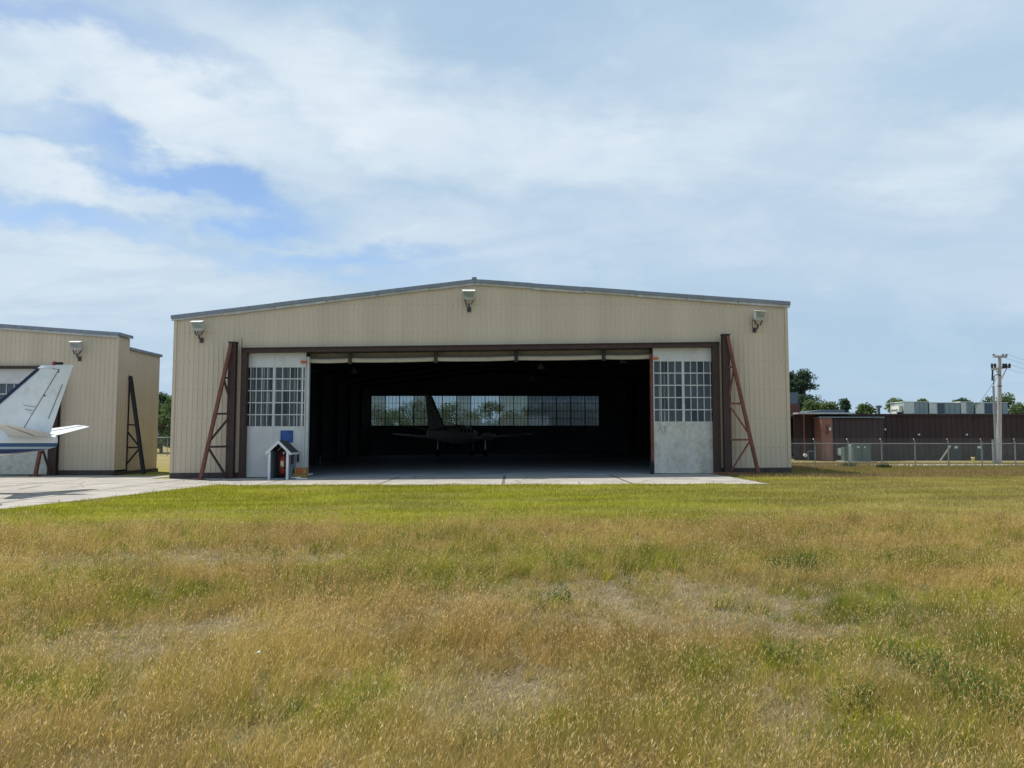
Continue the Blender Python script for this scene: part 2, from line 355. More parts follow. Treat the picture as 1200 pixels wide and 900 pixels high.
    # the zenith and behind: same mean cover
    hs = N.new('ShaderNodeHueSaturation'); hs.inputs['Saturation'].default_value = 1.08; hs.inputs['Value'].default_value = 1.12; L.new(sky.outputs[0], hs.inputs['Color'])
    c1 = mix(veil, hs.outputs[0], VEIL)
    c2 = mix(br, c1, CLOUD)
    L.new(c2, bg.inputs[0])
SUN_DIR = Vector((-.34, .27, .90)).normalized()
SUN_EL = math.asin(SUN_DIR.z); SUN_AZ = math.atan2(SUN_DIR.x, SUN_DIR.y)
VEIL = (3.7, 5.0, 6.35); CLOUD = (6.6, 7.3, 7.85)
world()
sl = bpy.data.lights.new('sun', 'SUN'); sl.energy = 4.2; sl.angle = R(.6); sl.color = (1, .95, .87)
so = bpy.data.objects.new('sun', sl); COL.objects.link(so); so.rotation_euler = SUN_DIR.to_track_quat('Z', 'Y').to_euler(); so.location = (-30, 10, 60)
cd = bpy.data.cameras.new('camera'); co = bpy.data.objects.new('camera', cd); COL.objects.link(co); S.camera = co
cd.sensor_width = 36; cd.lens = 27; cd.clip_end = 6000; cd.clip_start = .1
co.location = (0, 0, CAMZ); co.rotation_euler = (PI/2+PITCH, 0, 0)
S.view_settings.view_transform = 'Standard'; S.view_settings.look = 'None'; S.view_settings.exposure = .28; S.view_settings.gamma = 1
S.render.resolution_x = 1024; S.render.resolution_y = 768

# ------------------------------------------------------------------ ground
def ground():
    m = bpy.data.materials.new('meadow_soil'); m.use_nodes = True; N, L = nt(m); b = N['Principled BSDF']; b.inputs['Roughness'].default_value = .95; b.inputs['Specular IOR Level'].default_value = .05
    g = N.new('ShaderNodeNewGeometry'); sp = N.new('ShaderNodeSeparateXYZ'); L.new(g.outputs['Position'], sp.inputs[0])
    def noise(s, d=6, r=.6, sc=(1, 1, 1)):
        mp = N.new('ShaderNodeMapping'); mp.inputs['Scale'].default_value = sc; L.new(g.outputs['Position'], mp.inputs[0])
        n = N.new('ShaderNodeTexNoise'); n.inputs['Scale'].default_value = s; n.inputs['Detail'].default_value = d; n.inputs['Roughness'].default_value = r; L.new(mp.outputs[0], n.inputs['Vector']); return n.outputs['Fac']
    def ramp(f, stops):
        r = N.new('ShaderNodeValToRGB'); L.new(f, r.inputs[0]); e = r.color_ramp.elements
        while len(e) < len(stops): e.new(.5)
        for i, (p, c) in enumerate(stops): e[i].position = p; e[i].color = (*c, 1)
        return r.outputs[0]
    def mix(f, a, c):
        n = N.new('ShaderNodeMix'); n.data_type = 'RGBA'; L.new(f, n.inputs[0]) if not isinstance(f, float) else setattr(n.inputs[0], 'default_value', f); L.new(a, n.inputs[6]); L.new(c, n.inputs[7]); return n.outputs[2]
    near = ramp(noise(1.7, 9, .7), [(.3, (.09, .08, .04)), (.5, (.17, .145, .085)), (.68, (.28, .235, .17))])
    lawn = ramp(noise(.35, 8, .65, (.5, 1.3, 1)), [(.3, (.16, .18, .025)), (.5, (.23, .235, .04)), (.7, (.33, .29, .09))])
    dry = ramp(noise(.12, 8, .65, (.3, 1.2, 1)), [(.3, (.17, .15, .05)), (.5, (.26, .21, .09)), (.7, (.32, .24, .14))])
    def mrange(v, a, c):
        n = N.new('ShaderNodeMapRange'); n.interpolation_type = 'SMOOTHSTEP'; L.new(v, n.inputs[0]); n.inputs[1].default_value = a; n.inputs[2].default_value = c; return n.outputs[0]
    w = N.new('ShaderNodeMath'); w.operation = 'MULTIPLY_ADD'; L.new(noise(.3, 4), w.inputs[0]); w.inputs[1].default_value = 2.0; L.new(sp.outputs['Y'], w.inputs[2])
    f1 = mrange(w.outputs[0], 18.6, 19.6)
    wx = N.new('ShaderNodeMath'); wx.operation = 'MULTIPLY_ADD'; L.new(noise(.12, 5), wx.inputs[0]); wx.inputs[1].default_value = 14.0; L.new(sp.outputs['X'], wx.inputs[2])
    f2a = mrange(wx.outputs[0], 8, 26); f2b = mrange(sp.outputs['Y'], 44, 60); fm = N.new('ShaderNodeMath'); fm.operation = 'MAXIMUM'; L.new(f2a, fm.inputs[0]); L.new(f2b, fm.inputs[1]); f2 = fm.outputs[0]
    c = mix(f1, near, mix(f2, lawn, dry))
    fine = noise(14, 6, .75); mr = N.new('ShaderNodeMapRange'); L.new(fine, mr.inputs[0]); mr.inputs[1].default_value = .3; mr.inputs[2].default_value = .7; mr.inputs[3].default_value = .72; mr.inputs[4].default_value = 1.25
    vm = N.new('ShaderNodeVectorMath'); vm.operation = 'SCALE'; L.new(c, vm.inputs[0]); L.new(mr.outputs[0], vm.inputs['Scale']); L.new(vm.outputs[0], b.inputs['Base Color'])
    bp = N.new('ShaderNodeBump'); bp.inputs['Strength'].default_value = .8; bp.inputs['Distance'].default_value = .05; L.new(fine, bp.inputs['Height']); L.new(bp.outputs[0], b.inputs['Normal'])
    xs = [-4000, -800, -150, -60, -18]+[-18+i*2 for i in range(1, 16)]+[14, 60, 150, 800, 4000]; ys = [-400, -50, 0, 20, 40, 80, 150, 400, 1500, 5000]
    vs = [(x, y, gz(x)) for y in ys for x in xs]; n = len(xs)
    fs = [(j*n+i, j*n+i+1, (j+1)*n+i+1, (j+1)*n+i) for j in range(len(ys)-1) for i in range(n-1)]
    MB().add(vs, fs).build('ground', m, kind='structure')
ground()

# apron sheets -----------------------------------------------------
def sheet(name, mt, x0, x1, yf, yb, h, **kw):
    xs = sorted(set([x0, x1]+[x for x in np.arange(math.ceil(x0), x1, 1.0)]+[x for x in (-18, 14) if x0 < x < x1]))
    mb = MB(); vs = []
    for x in xs: vs += [(x, yf(x), gz(x)+h), (x, yb(x), gz(x)+h), (x, yf(x), gz(x)-.1), (x, yb(x), gz(x)-.1)]
    n = len(xs); fs = []
    for i in range(n-1): a = i*4; b = a+4; fs += [(a, b, b+1, a+1), (a+2, b+2, b, a), (a+1, b+1, b+3, a+3)]
    fs += [(0, 1, 3, 2), (4*n-4, 4*n-2, 4*n-1, 4*n-3)]
    return mb.add(vs, fs).build(name, mt, **kw)
FY = 40.0
ga, gb, gc = G(0, 598), G(110, 586), G(245, 569.5); ge = G(904, 568)
def front_edge(x):
    j = .12*math.sin(x*1.7)+.08*math.sin(x*4.1)
    pts = [(-60, ga.y-12), (ga.x, ga.y), (gb.x, gb.y), (gc.x, gc.y), (ge.x, ge.y), (60, ge.y)]
    for (a, ya), (b, yb) in zip(pts, pts[1:]):
        if a <= x <= b: return ya+(yb-ya)*(x-a)/(b-a)+j
    return ge.y+j
XL = (P(205, 373, FY).x+P(200, 560, FY).x)/2; XR = (P(920, 356, FY).x+P(928, 553, FY).x)/2
sheet('apron', M['apron'], XL-1.0, ge.x, front_edge, lambda x: FY-.05, .03, kind='structure')
sheet('taxiway', M['apron'], -60, XL-1.0, front_edge, lambda x: 43.4+.3*math.sin(x), .028, kind='structure')
BY = 95.0
sheet('hangar_floor', M['floor'], XL+.1, XR-.1, lambda x: FY-.05, lambda x: BY-.1, .032, kind='structure')
# pale path far right
pz = lambda x: 0
sheet('path', M['conc_pale'], G(1030, 545).x, 90, lambda x: G(1100, 546.5).y+.15*math.sin(x*.7), lambda x: G(1100, 544.2).y, .02, kind='structure')

# ------------------------------------------------------------------ cladding helper
def clad(mb, o, d, n, s0, s1, zb, zt, pitch=.26, depth=.022, outward=1):
    """vertical ribbed sheet from o along unit d, ribs stand out along n"""
    o = Vector(o); d = Vector(d); n = Vector(n); ss = []
    k0 = math.floor(s0/pitch); s = []
    for k in range(int(k0), int(math.ceil(s1/pitch))+1):
        for a, h in ((0, 0), (.60, 0), (.68, 1), (.90, 1), (.98, 0)): s.append(((k+a)*pitch, h))
    s = [(s0, 0)]+[q for q in s if s0 < q[0] < s1]+[(s1, 0)]
    vs = []; fs = []
    for q, h in s:
        p = o+d*q+n*(h*depth)
        vs += [(p.x, p.y, zb(q)), (p.x, p.y, zt(q))]
    for i in range(len(s)-1): fs.append((2*i, 2*i+2, 2*i+3, 2*i+1))
    mb.add(vs, fs)
def lin(a, b):
    return lambda s: a[1]+(b[1]-a[1])*(s-a[0])/(b[0]-a[0])

# ------------------------------------------------------------------ main hangar
def hangar():
    t = thing('hangar', 'large beige ribbed metal hangar with a wide open door and low gable roof', 'hangar', ((XL+XR)/2, FY, 0))
    eL = P(205, 373, FY).z; eR = P(920, 357, FY).z; pk = P(556, 331, FY); XP = pk.x
    top = lambda x: eL+(pk.z-eL)*(x-XL)/(XP-XL) if x < XP else pk.z+(eR-pk.z)*(x-XP)/(XR-XP)
    JL = P(284, 480, FY).x; JR = P(842, 480, FY).x
    lz0, lz1 = P(284, 409.5, FY).z, P(842, 402.5, FY).z
    lint = lambda x: lz0+(lz1-lz0)*(x-JL)/(JR-JL)
    pb = .32
    mb = MB()
    # front wall in three fields
    clad(mb, (0, FY, 0), (1, 0, 0), (0, -1, 0), XL, JL, lambda x: gz(x)+pb, top)
    clad(mb, (0, FY, 0), (1, 0, 0), (0, -1, 0), JR, XR, lambda x: gz(x)+pb, top)
    n0 = len(mb.v)
    clad(mb, (0, FY, 0), (1, 0, 0), (0, -1, 0), JL, XP, lint, top)
    clad(mb, (0, FY, 0), (1, 0, 0), (0, -1, 0), XP, JR, lint, top)
    mb.build('front_wall', M['clad'], t)
    for xw, nx in ((XL, -1), (XR, 1)):
        mb = MB(); clad(mb, (xw, 0, 0), (0, 1, 0), (nx, 0, 0), FY+.003, BY, lambda s: gz(xw)+.1, lambda s: top(xw)-.02)
        mb.build('side_wall', M['clad'], t)
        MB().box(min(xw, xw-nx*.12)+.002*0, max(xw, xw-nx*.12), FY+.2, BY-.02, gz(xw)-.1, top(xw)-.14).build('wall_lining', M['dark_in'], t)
    # corner flashings
    for xw, a in ((XL, 1), (XR, -1)):
        MB().box(min(xw-a*.04, xw+a*.12), max(xw-a*.04, xw+a*.12), FY-.045, FY+.12, gz(xw)+pb, top(xw)-.05).build('corner_flashing', M['clad'], t)
    for a, b in ((XL-.03, JL), (JR, XR+.03)):
        MB().prism([(a, gz(a)-.1), (b, gz(b)-.1), (b, gz(b)+pb), (a, gz(a)+pb)], 'y', FY-.06, FY+.1).build('plinth', M['plinth'], t)
    # roof slabs
    ov = .15
    mb = MB()
    for (a, b) in ((XL-ov, XP), (XP, XR+ov)):
        za = top(max(a, XL)); zb_ = top(min(b, XR))
        vs = [(a, FY-.1, za), (b, FY-.1, zb_), (b, BY+.2, zb_), (a, BY+.2, za)]
        vs += [(x, y, z+.12) for x, y, z in vs]
        mb.add(vs, [(0, 1, 2, 3), (4, 7, 6, 5), (0, 4, 5, 1), (1, 5, 6, 2), (2, 6, 7, 3), (3, 7, 4, 0)])
    rf = mb.build('roof', M['trim'], t)
    mb = MB()
    segs = np.linspace(XL-ov, XR+ov, 13); segs = sorted(list(segs)+[XP])
    for i, (a, b) in enumerate(zip(segs, segs[1:])):
        w = .012*random.uniform(-1, 1)
        mb.prism([(a, top(a)-.03+w), (b, top(b)-.03+w), (b, top(b)+.15+w), (a, top(a)+.15+w)], 'y', FY-.20-.006*(i % 2), FY-.104)
    mb.build('fascia', M['trim'], rf)
    mb = MB()
    for i, (a, b) in enumerate(zip(segs, segs[1:])):
        w = .02*random.uniform(-1, 1)
        mb.prism([(a+.02, top(a)-.15+w), (b-.01, top(b)-.15+w), (b-.01, top(b)-.033), (a+.02, top(a)-.033)], 'y', FY-.13, FY-.05)
    mb.build('fascia_strip', M['trim_pale'], rf)
    MB().box(XP-.12, XP+.12, FY-.22, FY+.2, pk.z+.13, pk.z+.24).build('ridge_cap', M['trim'], rf)
    # ceiling lining (dark underside) and portal frames
    mb = MB()
    for (a, b) in ((XL+.01, XP), (XP, XR-.01)):
        mb.add([(a, FY+.2, top(a)-.2), (b, FY+.2, top(b)-.2), (b, BY-.1, top(b)-.2), (a, BY-.1, top(a)-.2)], [(0, 1, 2, 3)])
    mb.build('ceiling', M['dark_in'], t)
    for y in np.arange(FY+5, BY-2, 6.2):
        mb = MB()
        for x in (XL+.3, XR-.3): mb.ibeam((x, y, gz(x)), (x, y, top(x)-.3), .22, .3, .03, up=(1, 0, 0))
        mb.ibeam((XL+.3, y, top(XL+.3)-.45), (XP, y, pk.z-.45), .2, .4, .03); mb.ibeam((XP, y, pk.z-.45), (XR-.3, y, top(XR-.3)-.45), .2, .4, .03)
        mb.build('steel_frame', M['darksteel'], t)
    for xw, nx in ((XL+.13, 1), (XR-.13, -1)):
        mb = MB()
        for y in np.arange(FY+1.5, BY-1, 1.5): mb.box(min(xw, xw+nx*.06), max(xw, xw+nx*.06), y, y+.10, gz(xw), top(xw)-.4)
        mb.build('wall_stud', M['darksteel'], t)
    # lintel and jambs
    mb = MB(); mb.prism([(JL-.05, lint(JL)-.20), (JR+.05, lint(JR)-.20), (JR+.05, lint(JR)+.02), (JL-.05, lint(JL)+.02)], 'y', FY-.22, FY+.05)
    mb.prism([(JL-.05, lint(JL)+.021), (JR+.05, lint(JR)+.021), (JR+.05, lint(JR)+.06), (JL-.05, lint(JL)+.06)], 'y', FY-.28, FY-.02)
    mb.build('door_lintel', M['brown'], t)
    MB().box(JL-.04, JL+.24, FY-.24, FY+.3, gz(JL), lint(JL)-.203).build('door_jamb', M['brown'], t)
    MB().box(JL-.02, JL+.0, FY-.30, FY-.245, lint(JL)-.2, lint(JL)+.55).build('lift_rod', M['brown'], t)
    MB().box(JR-.30, JR+.03, FY-.24, FY+.3, gz(JR), lint(JR)-.203).build('door_jamb', M['brown'], t)
    # hanging canvas strips above the opening (rolled curtain), with dark hangers
    yc = FY+.55
    hx = [P(x, 417, yc).x for x in (361, 411, 511, 605, 707, 763)]
    zt0 = [lint(x)-.20 for x in hx]
    for i in range(5):
        a, b = hx[i]+.05, hx[i+1]-.05; n = 14
        for nm, mt, o0, o1, dy, sg in (('curtain_valance', 'canvas_grey', 0.0, .24, .08, .05), ('rolled_curtain', 'canvas', .26, .50, -.05, .035)):
            vs = []; mb = MB()
            rr = []
            for k in range(n+1):
                q = k/n; x = a+(b-a)*q; s_ = -sg*4*q*(1-q)*random.uniform(.85, 1.1)
                z0 = lint(x)-.20-o0+s_*(0 if o0 == 0 else 1); z1 = lint(x)-.20-o1+s_
                if nm == 'rolled_curtain':
                    zc = (z0+z1)/2; r = (z0-z1)/2
                    rr.append([(x, yc+dy+r*.8*math.cos(w), zc+r*math.sin(w)) for w in np.linspace(0, 2*PI, 11)[:-1]])
                else: rr.append([(x, yc+dy, z0), (x, yc+dy+.03, z0), (x, yc+dy+.03+.02*math.sin(k), z1), (x, yc+dy, z1)])
            mb.loft(rr, smooth=(nm == 'rolled_curtain')); mb.build(nm, M[mt], t)
    mb = None
    for i in range(6):
        x = hx[i]; mb = MB(); mb.box(x-.05-(.04 if 0 < i < 5 else 0), x+.05+(.04 if 0 < i < 5 else 0), yc-.22, yc-.05, lint(x)-.80 if 0 < i < 5 else lint(x)-.9, lint(x)-.203)
        mb.build('curtain_hanger', M['brown'] if i < 3 else M['darksteel'], t)
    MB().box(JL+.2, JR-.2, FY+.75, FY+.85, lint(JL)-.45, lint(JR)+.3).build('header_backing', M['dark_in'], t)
    # sliding doors
    def door(x0, x1, ztop, zw1, zw0, y, label, lower, splitx, ncols, extra, letters=False, dark_side=-1):
        d = MB()
        zb0 = gz((x0+x1)/2)+.06
        xw0, xw1 = (x0+.22, x1-.03) if dark_side < 0 else (x0+.03, x1-.22)
        d.box(x0, x1, y, y+.05, zw1, ztop)
        dr = d.build('sliding_door', M['doorwhite'], t, label)
        lo = MB(); lo.box(x0, x1, y-.004, y+.05, zb0, zw0)
        for xx in (x0+.01, splitx, x1-.06): lo.box(xx, xx+.045, y-.020, y-.0045, zb0, zw0)
        lo.build('lower_panel', M[lower], dr)
        up = MB(); up.box(splitx, splitx+.03, y-.02, y-.001, zw1+.01, ztop-.01); up.build('panel_seam', M['doorwhite'], dr)
        rows = 5; dz = (zw1-zw0)/rows
        f = MB()
        for k in range(rows+1): f.box(x0+.002, x1-.002, y-.012, y+.045, zw0+k*dz-.028+(.03 if k == 0 else 0), zw0+k*dz+.028-(.03 if k == rows else 0))
        f.box(splitx-.05, splitx+.05, y-.022, y+.047, zw0+.03, zw1-.03)
        cols = []
        for (a, b) in ((xw0, splitx-.05), (splitx+.05, xw1)):
            for k in range(ncols+1): cols.append(a+(b-a)*k/ncols)
        for c in cols: f.box(c-.018, c+.018, y-.009, y+.043, zw0+.03, zw1-.03)
        f.box(x0, x0+.04, y-.006, y+.048, zw0+.03, zw1-.03); f.box(x1-.04, x1, y-.006, y+.048, zw0+.03, zw1-.03)
        fr = f.build('window_frame', M['muntin'], dr)
        pn = MB(); rq = random.Random(int(x0*10)); ce = [x0+.02]+cols+[x1-.02]
        for k in range(rows):
            for a_, b_ in zip(ce, ce[1:]):
                if b_-a_ < .03: continue
                za, zb_ = zw0+k*dz+.004, zw0+(k+1)*dz-.004; t1, t2 = rq.uniform(-.006, .006), rq.uniform(-.006, .006)
                pn.add([(a_+.002, y+.02+t1, za), (b_-.002, y+.02-t1, za), (b_-.002, y+.02+t2, zb_), (a_+.002, y+.02-t2, zb_)], [(0, 1, 2, 3)], mi=rq.choice((0, 0, 1, 2)))
        pn.build('window_pane', [M['doorglass'], M['doorglass2'], M['doorglass3']], fr)
        cu = MB(); rnd = random.Random(5+int(x0))
        x = x0+.3
        while x < x1-.3:
            w = rnd.choice((.05, .08, .13)); 
            if rnd.random() < .75: cu.box(x, x+w, y+.07+rnd.random()*.03, y+.12, zw0-.2, zw1+.1)
            x += w+rnd.uniform(.08, .34)
        cu.build('curtain', M['curtain'], dr)  # tan upright strips behind the panes, unevenly spaced
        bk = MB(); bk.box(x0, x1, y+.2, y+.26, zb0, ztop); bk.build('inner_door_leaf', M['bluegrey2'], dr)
        return dr
    y = FY+.12
    q = lambda px, py: P(px, py, y)
    dl = door(q(288, 480).x, q(357.5, 480).x, q(320, 413).z, q(320, 430).z, q(320, 500).z, y, 'white sliding hangar door left of the opening, grey blue grid window over a plain white panel', 'doorwhite', q(320.5, 480).x, 4, True, dark_side=-1)
    dr = door(q(766, 480).x, q(838, 480).x, q(800, 407.5).z, q(800, 423).z, q(800, 494.5).z, y, 'white sliding hangar door right of the opening with brown stained and peeling lower panel', 'doorworn', q(801, 480).x, 4, True, dark_side=1)
    # edge channels of a second leaf
    MB().box(q(353, 480).x, q(355, 480).x, y-.03, y-.0225, gz(-10)+.1, q(355, 413).z).build('edge_channel', M['muntin'], dl)
    MB().box(q(357.6, 480).x, q(361, 480).x, y+.06, y+.3, gz(-10)+.1, q(355, 418).z).build('edge_post', M['muntin'], dl)
    MB().box(q(763, 480).x, q(765.8, 480).x, y+.06, y+.3, gz(8)+.1, q(765, 414).z).build('edge_post', M['rust'], dr)
    MB().box(q(762, 556).x, q(766, 556).x, y-.03, y+.02, gz(8)+.03, q(765, 541).z).build('bumper', M['black'], dr)
    MB().box(q(353, 424).x, q(360, 424).x, y-.1, y-.04, q(350, 425.5).z, q(350, 423).z).build('door_stop', M['orange'], dl)
    MB().box(q(764, 420).x, q(771, 420).x, y-.1, y-.04, q(768, 421.3).z, q(768, 418.9).z).build('door_stop', M['orange'], dr)
    # faint letters on the right door
    cu = bpy.data.curves.new('AT', 'FONT'); cu.body = 'AT'; cu.size = .42; cu.extrude = .002
    to = bpy.data.objects.new('tmp', cu); COL.objects.link(to); bpy.context.view_layer.update()
    me = bpy.data.meshes.new_from_object(to); bpy.data.objects.remove(to)
    me.materials.append(mat('faded_paint', (.30, .29, .28), .8, var=.3, vscale=8)); lo = bpy.data.objects.new('painted_letters', me); COL.objects.link(lo)
    lo.parent = dr; ll = q(770, 506); lo.location = Vector((ll.x, y-.008, ll.z))-WL[dr.name]+Vector((0, 0, 0)); lo.rotation_euler = (PI/2, 0, 0)
    # conduit bracket on left door
    MB().box(q(349, 530).x, q(350.8, 530).x, y-.16, y-.025, q(349, 541).z, q(349, 531).z).box(q(348.4, 530).x, q(351, 530).x, y-.16, y-.025, q(349, 530.9).z, q(349, 529).z).build('door_handle', M['darksteel'], dl)
    # rear wall with window band
    W0 = P(435, 480, BY).x; W1 = P(702, 480, BY).x; zt = P(560, 463.5, BY).z; zb = P(560, 499.5, BY).z
    mb = MB()
    mb.prism([(XL+.12, gz(XL)-.2), (W0, gz(XL)-.2), (W0, top(W0)-.1), (XL+.12, top(XL+.12)-.1)], 'y', BY-.12, BY+.05); mb.prism([(W1, gz(XR)-.3), (XR-.12, gz(XR)-.3), (XR-.12, top(XR-.12)-.1), (W1, top(W1)-.1)], 'y', BY-.12, BY+.05)
    mb.box(W0, W1, BY-.12, BY+.05, -.4, zb); mb.prism([(W0, zt), (W1, zt), (W1, top(W1)-.1), (XP, pk.z-.1), (W0, top(W0)-.1)], 'y', BY-.12, BY+.05)
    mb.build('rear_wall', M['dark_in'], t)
    nb = 16; bw = (W1-W0)/nb
    for i in range(nb):
        a = W0+i*bw; b = a+bw; f = MB()
        thick = .10
        f.box(a, a+thick/2, BY-.2, BY-.05, zb, zt); f.box(b-thick/2, b, BY-.2, BY-.05, zb, zt)
        f.box(a+.05, b-.05, BY-.19, BY-.06, zt-.07, zt-.001); f.box(a+.05, b-.05, BY-.19, BY-.06, zb+.001, zb+.08)
        for k in range(1, 4): f.box(a+bw*k/4-.018, a+bw*k/4+.018, BY-.15, BY-.10, zb+.08, zt-.07)
        for k in range(1, 4): f.box(a+.05, b-.05, BY-.152, BY-.098, zb+(zt-zb)*k/4-.018, zb+(zt-zb)*k/4+.018)
        fo = f.build('rear_window', M['darksteel'], t)
        if i in (11,): g = 'dirtyglass'
        elif i > 11 or i in (10,): g = 'milkglass'
        else: g = 'glass' if i % 3 else 'dirtyglass'
        if i == 10: g = 'dirtyglass'
        if i == 11: g = 'milkglass'
        MB().box(a+.051, b-.051, BY-.128, BY-.122, zb+.081, zt-.071).build('window_pane', M[g], fo)
    return t, top, lint
H, topf, lintf = hangar()

# door trusses ------------------------------------------------------
def truss(name, label, cpx, ctop, cfoot, fpx, fpy, yc, fy, rungs, diags, mts, group, w=.38):
    """upright I beam chord near the wall and a raking leg with rungs"""
    ct = P(cpx, ctop, yc); x = P(cpx, (ctop+cfoot)/2, yc).x; zg = gz(x)+.03
    t = thing(name, label, 'steel brace', (x, yc, zg), group)
    MB().ibeam((x, yc, zg), (x, yc, ct.z), w, .30, .035, up=(0, 1, 0)).box(x-w/2-.03, x+w/2+.03, yc-.2, yc+.2, ct.z+.001, ct.z+.06).build('upright', mts[0], t)
    fo = P(fpx, fpy, fy); s = 1 if fo.x > x else -1; foot = Vector((fo.x, fy, gz(fo.x)+.03)); topp = Vector((x+s*.05, yc-.17, ct.z-.05))
    MB().ibeam(foot, topp, .16, .16, .03, up=(0, 1, 0)).build('raking_leg', mts[1], t)
    MB().box(foot.x-.22, foot.x+.22, fy-.2, fy+.2, foot.z-.02, foot.z+.04).build('foot_plate', mts[1], t)
    H_ = ct.z-zg
    L_ = lambda q: foot.lerp(topp, q); C_ = lambda q: Vector((x+s*.1, yc-.16, zg+H_*q))
    for q in rungs: MB().bar(C_(q), L_(q), .10, .10).build('rung', mts[2], t)
    for q0, q1 in diags: MB().bar(C_(q0), L_(q1), .09, .09).build('diagonal_brace', mts[2], t)
    if fpx > 700: MB().bar(foot+Vector((-2.2, .3, .05)), foot+Vector((0, .05, .05)), .12, .1).build('base_tie', M['rust'], t)
    return t
RG = 'steel door braces'
truss('door_brace', 'tall brown upright with a red raking leg left of the open hangar door', 271.5, 402, 560, 234.5, 565, FY-.42, 38.3, (.235, .475, .74), ((.01, .235), (.44, .27), (.60, .74)), (M['brown'], M['rust'], M['brown']), RG)
truss('door_brace', 'brown upright with a red raking leg and red struts right of the open hangar door', 851.5, 393, 556, 889, 560, FY-.42, 39.0, (.245, .505, .77), ((.02, .245), (.49, .28), (.56, .77)), (M['brown'], M['rust'], M['rust']), RG)

# ------------------------------------------------------------------ floodlights
def floodlight(label, px, py, D, rz=0, tilt=22, sc=1.0, wall_side=0):
    t = thing('floodlight', label, 'floodlight', (0, 0, 0), 'wall floodlights')
    # local: wall at y=0, light toward -y, housing centre z=0
    a = R(tilt)
    def rot(p): x, y, z = p; return (x*sc, (y*math.cos(a)-z*math.sin(a)-.42)*sc, (y*math.sin(a)+z*math.cos(a))*sc)
    h = MB()
    r0 = [(-.30, -.12, -.24), (.30, -.12, -.24), (.30, -.12, .22), (-.30, -.12, .22)]
    r1 = [(-.30, .02, -.24), (.30, .02, -.24), (.30, .02, .22), (-.30, .02, .22)]
    r2 = [(-.18, .22, -.16), (.18, .22, -.16), (.18, .22, .12), (-.18, .22, .12)]
    h.loft([[rot(p) for p in r] for r in (r0, r1, r2)], smooth=False); hs = h.build('housing', M['lamp'], t)
    g = MB(); vs = [rot(p) for p in ((-.26, -.128, -.09), (.26, -.128, -.09), (.26, -.128, .18), (-.26, -.128, .18))]+[rot(p) for p in ((-.26, -.12, -.09), (.26, -.12, -.09), (.26, -.12, .18), (-.26, -.12, .18))]
    g.add(vs, [(0, 1, 2, 3), (0, 4, 5, 1), (1, 5, 6, 2), (2, 6, 7, 3), (3, 7, 4, 0)]); g.build('lens', M['lampglass'], t)
    c = MB(); vs = [rot(p) for p in ((-.33, -.18, .225), (.33, -.18, .225), (.33, .05, .225), (-.33, .05, .225), (-.33, -.18, .255), (.33, -.18, .255), (.33, .05, .255), (-.33, .05, .255))]
    c.add(vs, [(0, 1, 2, 3), (4, 7, 6, 5), (0, 4, 5, 1), (1, 5, 6, 2), (2, 6, 7, 3), (3, 7, 4, 0)]); c.build('visor', M['lampcap'], t)
    b = MB(); b.bar(rot((-.26, .0, -.24)), (-.12*sc, -.36*sc, -.50*sc), .05*sc); b.bar(rot((.26, .0, -.24)), (.12*sc, -.36*sc, -.50*sc), .05*sc)
    b.tube([(0, -.36*sc, -.46*sc), (0, -.3*sc, -.62*sc), (0, -.12*sc, -.72*sc), (0, .0, -.72*sc)], .05*sc, 8); b.box(-.1*sc, .1*sc, -.07*sc, -.034, -.85*sc, -.6*sc)
    b.build('bracket', M['lampdark'], t)
    cb = MB(); cb.tube([rot((-.15, .22, -.05)), (-.2*sc, -.12*sc, -.35*sc), (-.16*sc, -.1*sc, -.55*sc), (-.02*sc, -.06*sc, -.7*sc)], .02*sc, 6); cb.build('cable', M['lampdark'], t)
    p = P(px, py, D); t.location = p; t.rotation_euler = (0, 0, R(rz)); return t
floodlight('grey floodlight near the left corner of the open hangar front', 237.5, 383, FY, -8)
floodlight('grey floodlight just under the roof peak of the open hangar', 550, 347, FY, 0, 26)
floodlight('grey floodlight near the right corner of the open hangar front', 883, 371, FY, 22, 14)
floodlight('grey floodlight sticking out from the left side wall of the open hangar', 204, 430, FY+2.2, -90, 18, .85).location.x = XL-.04

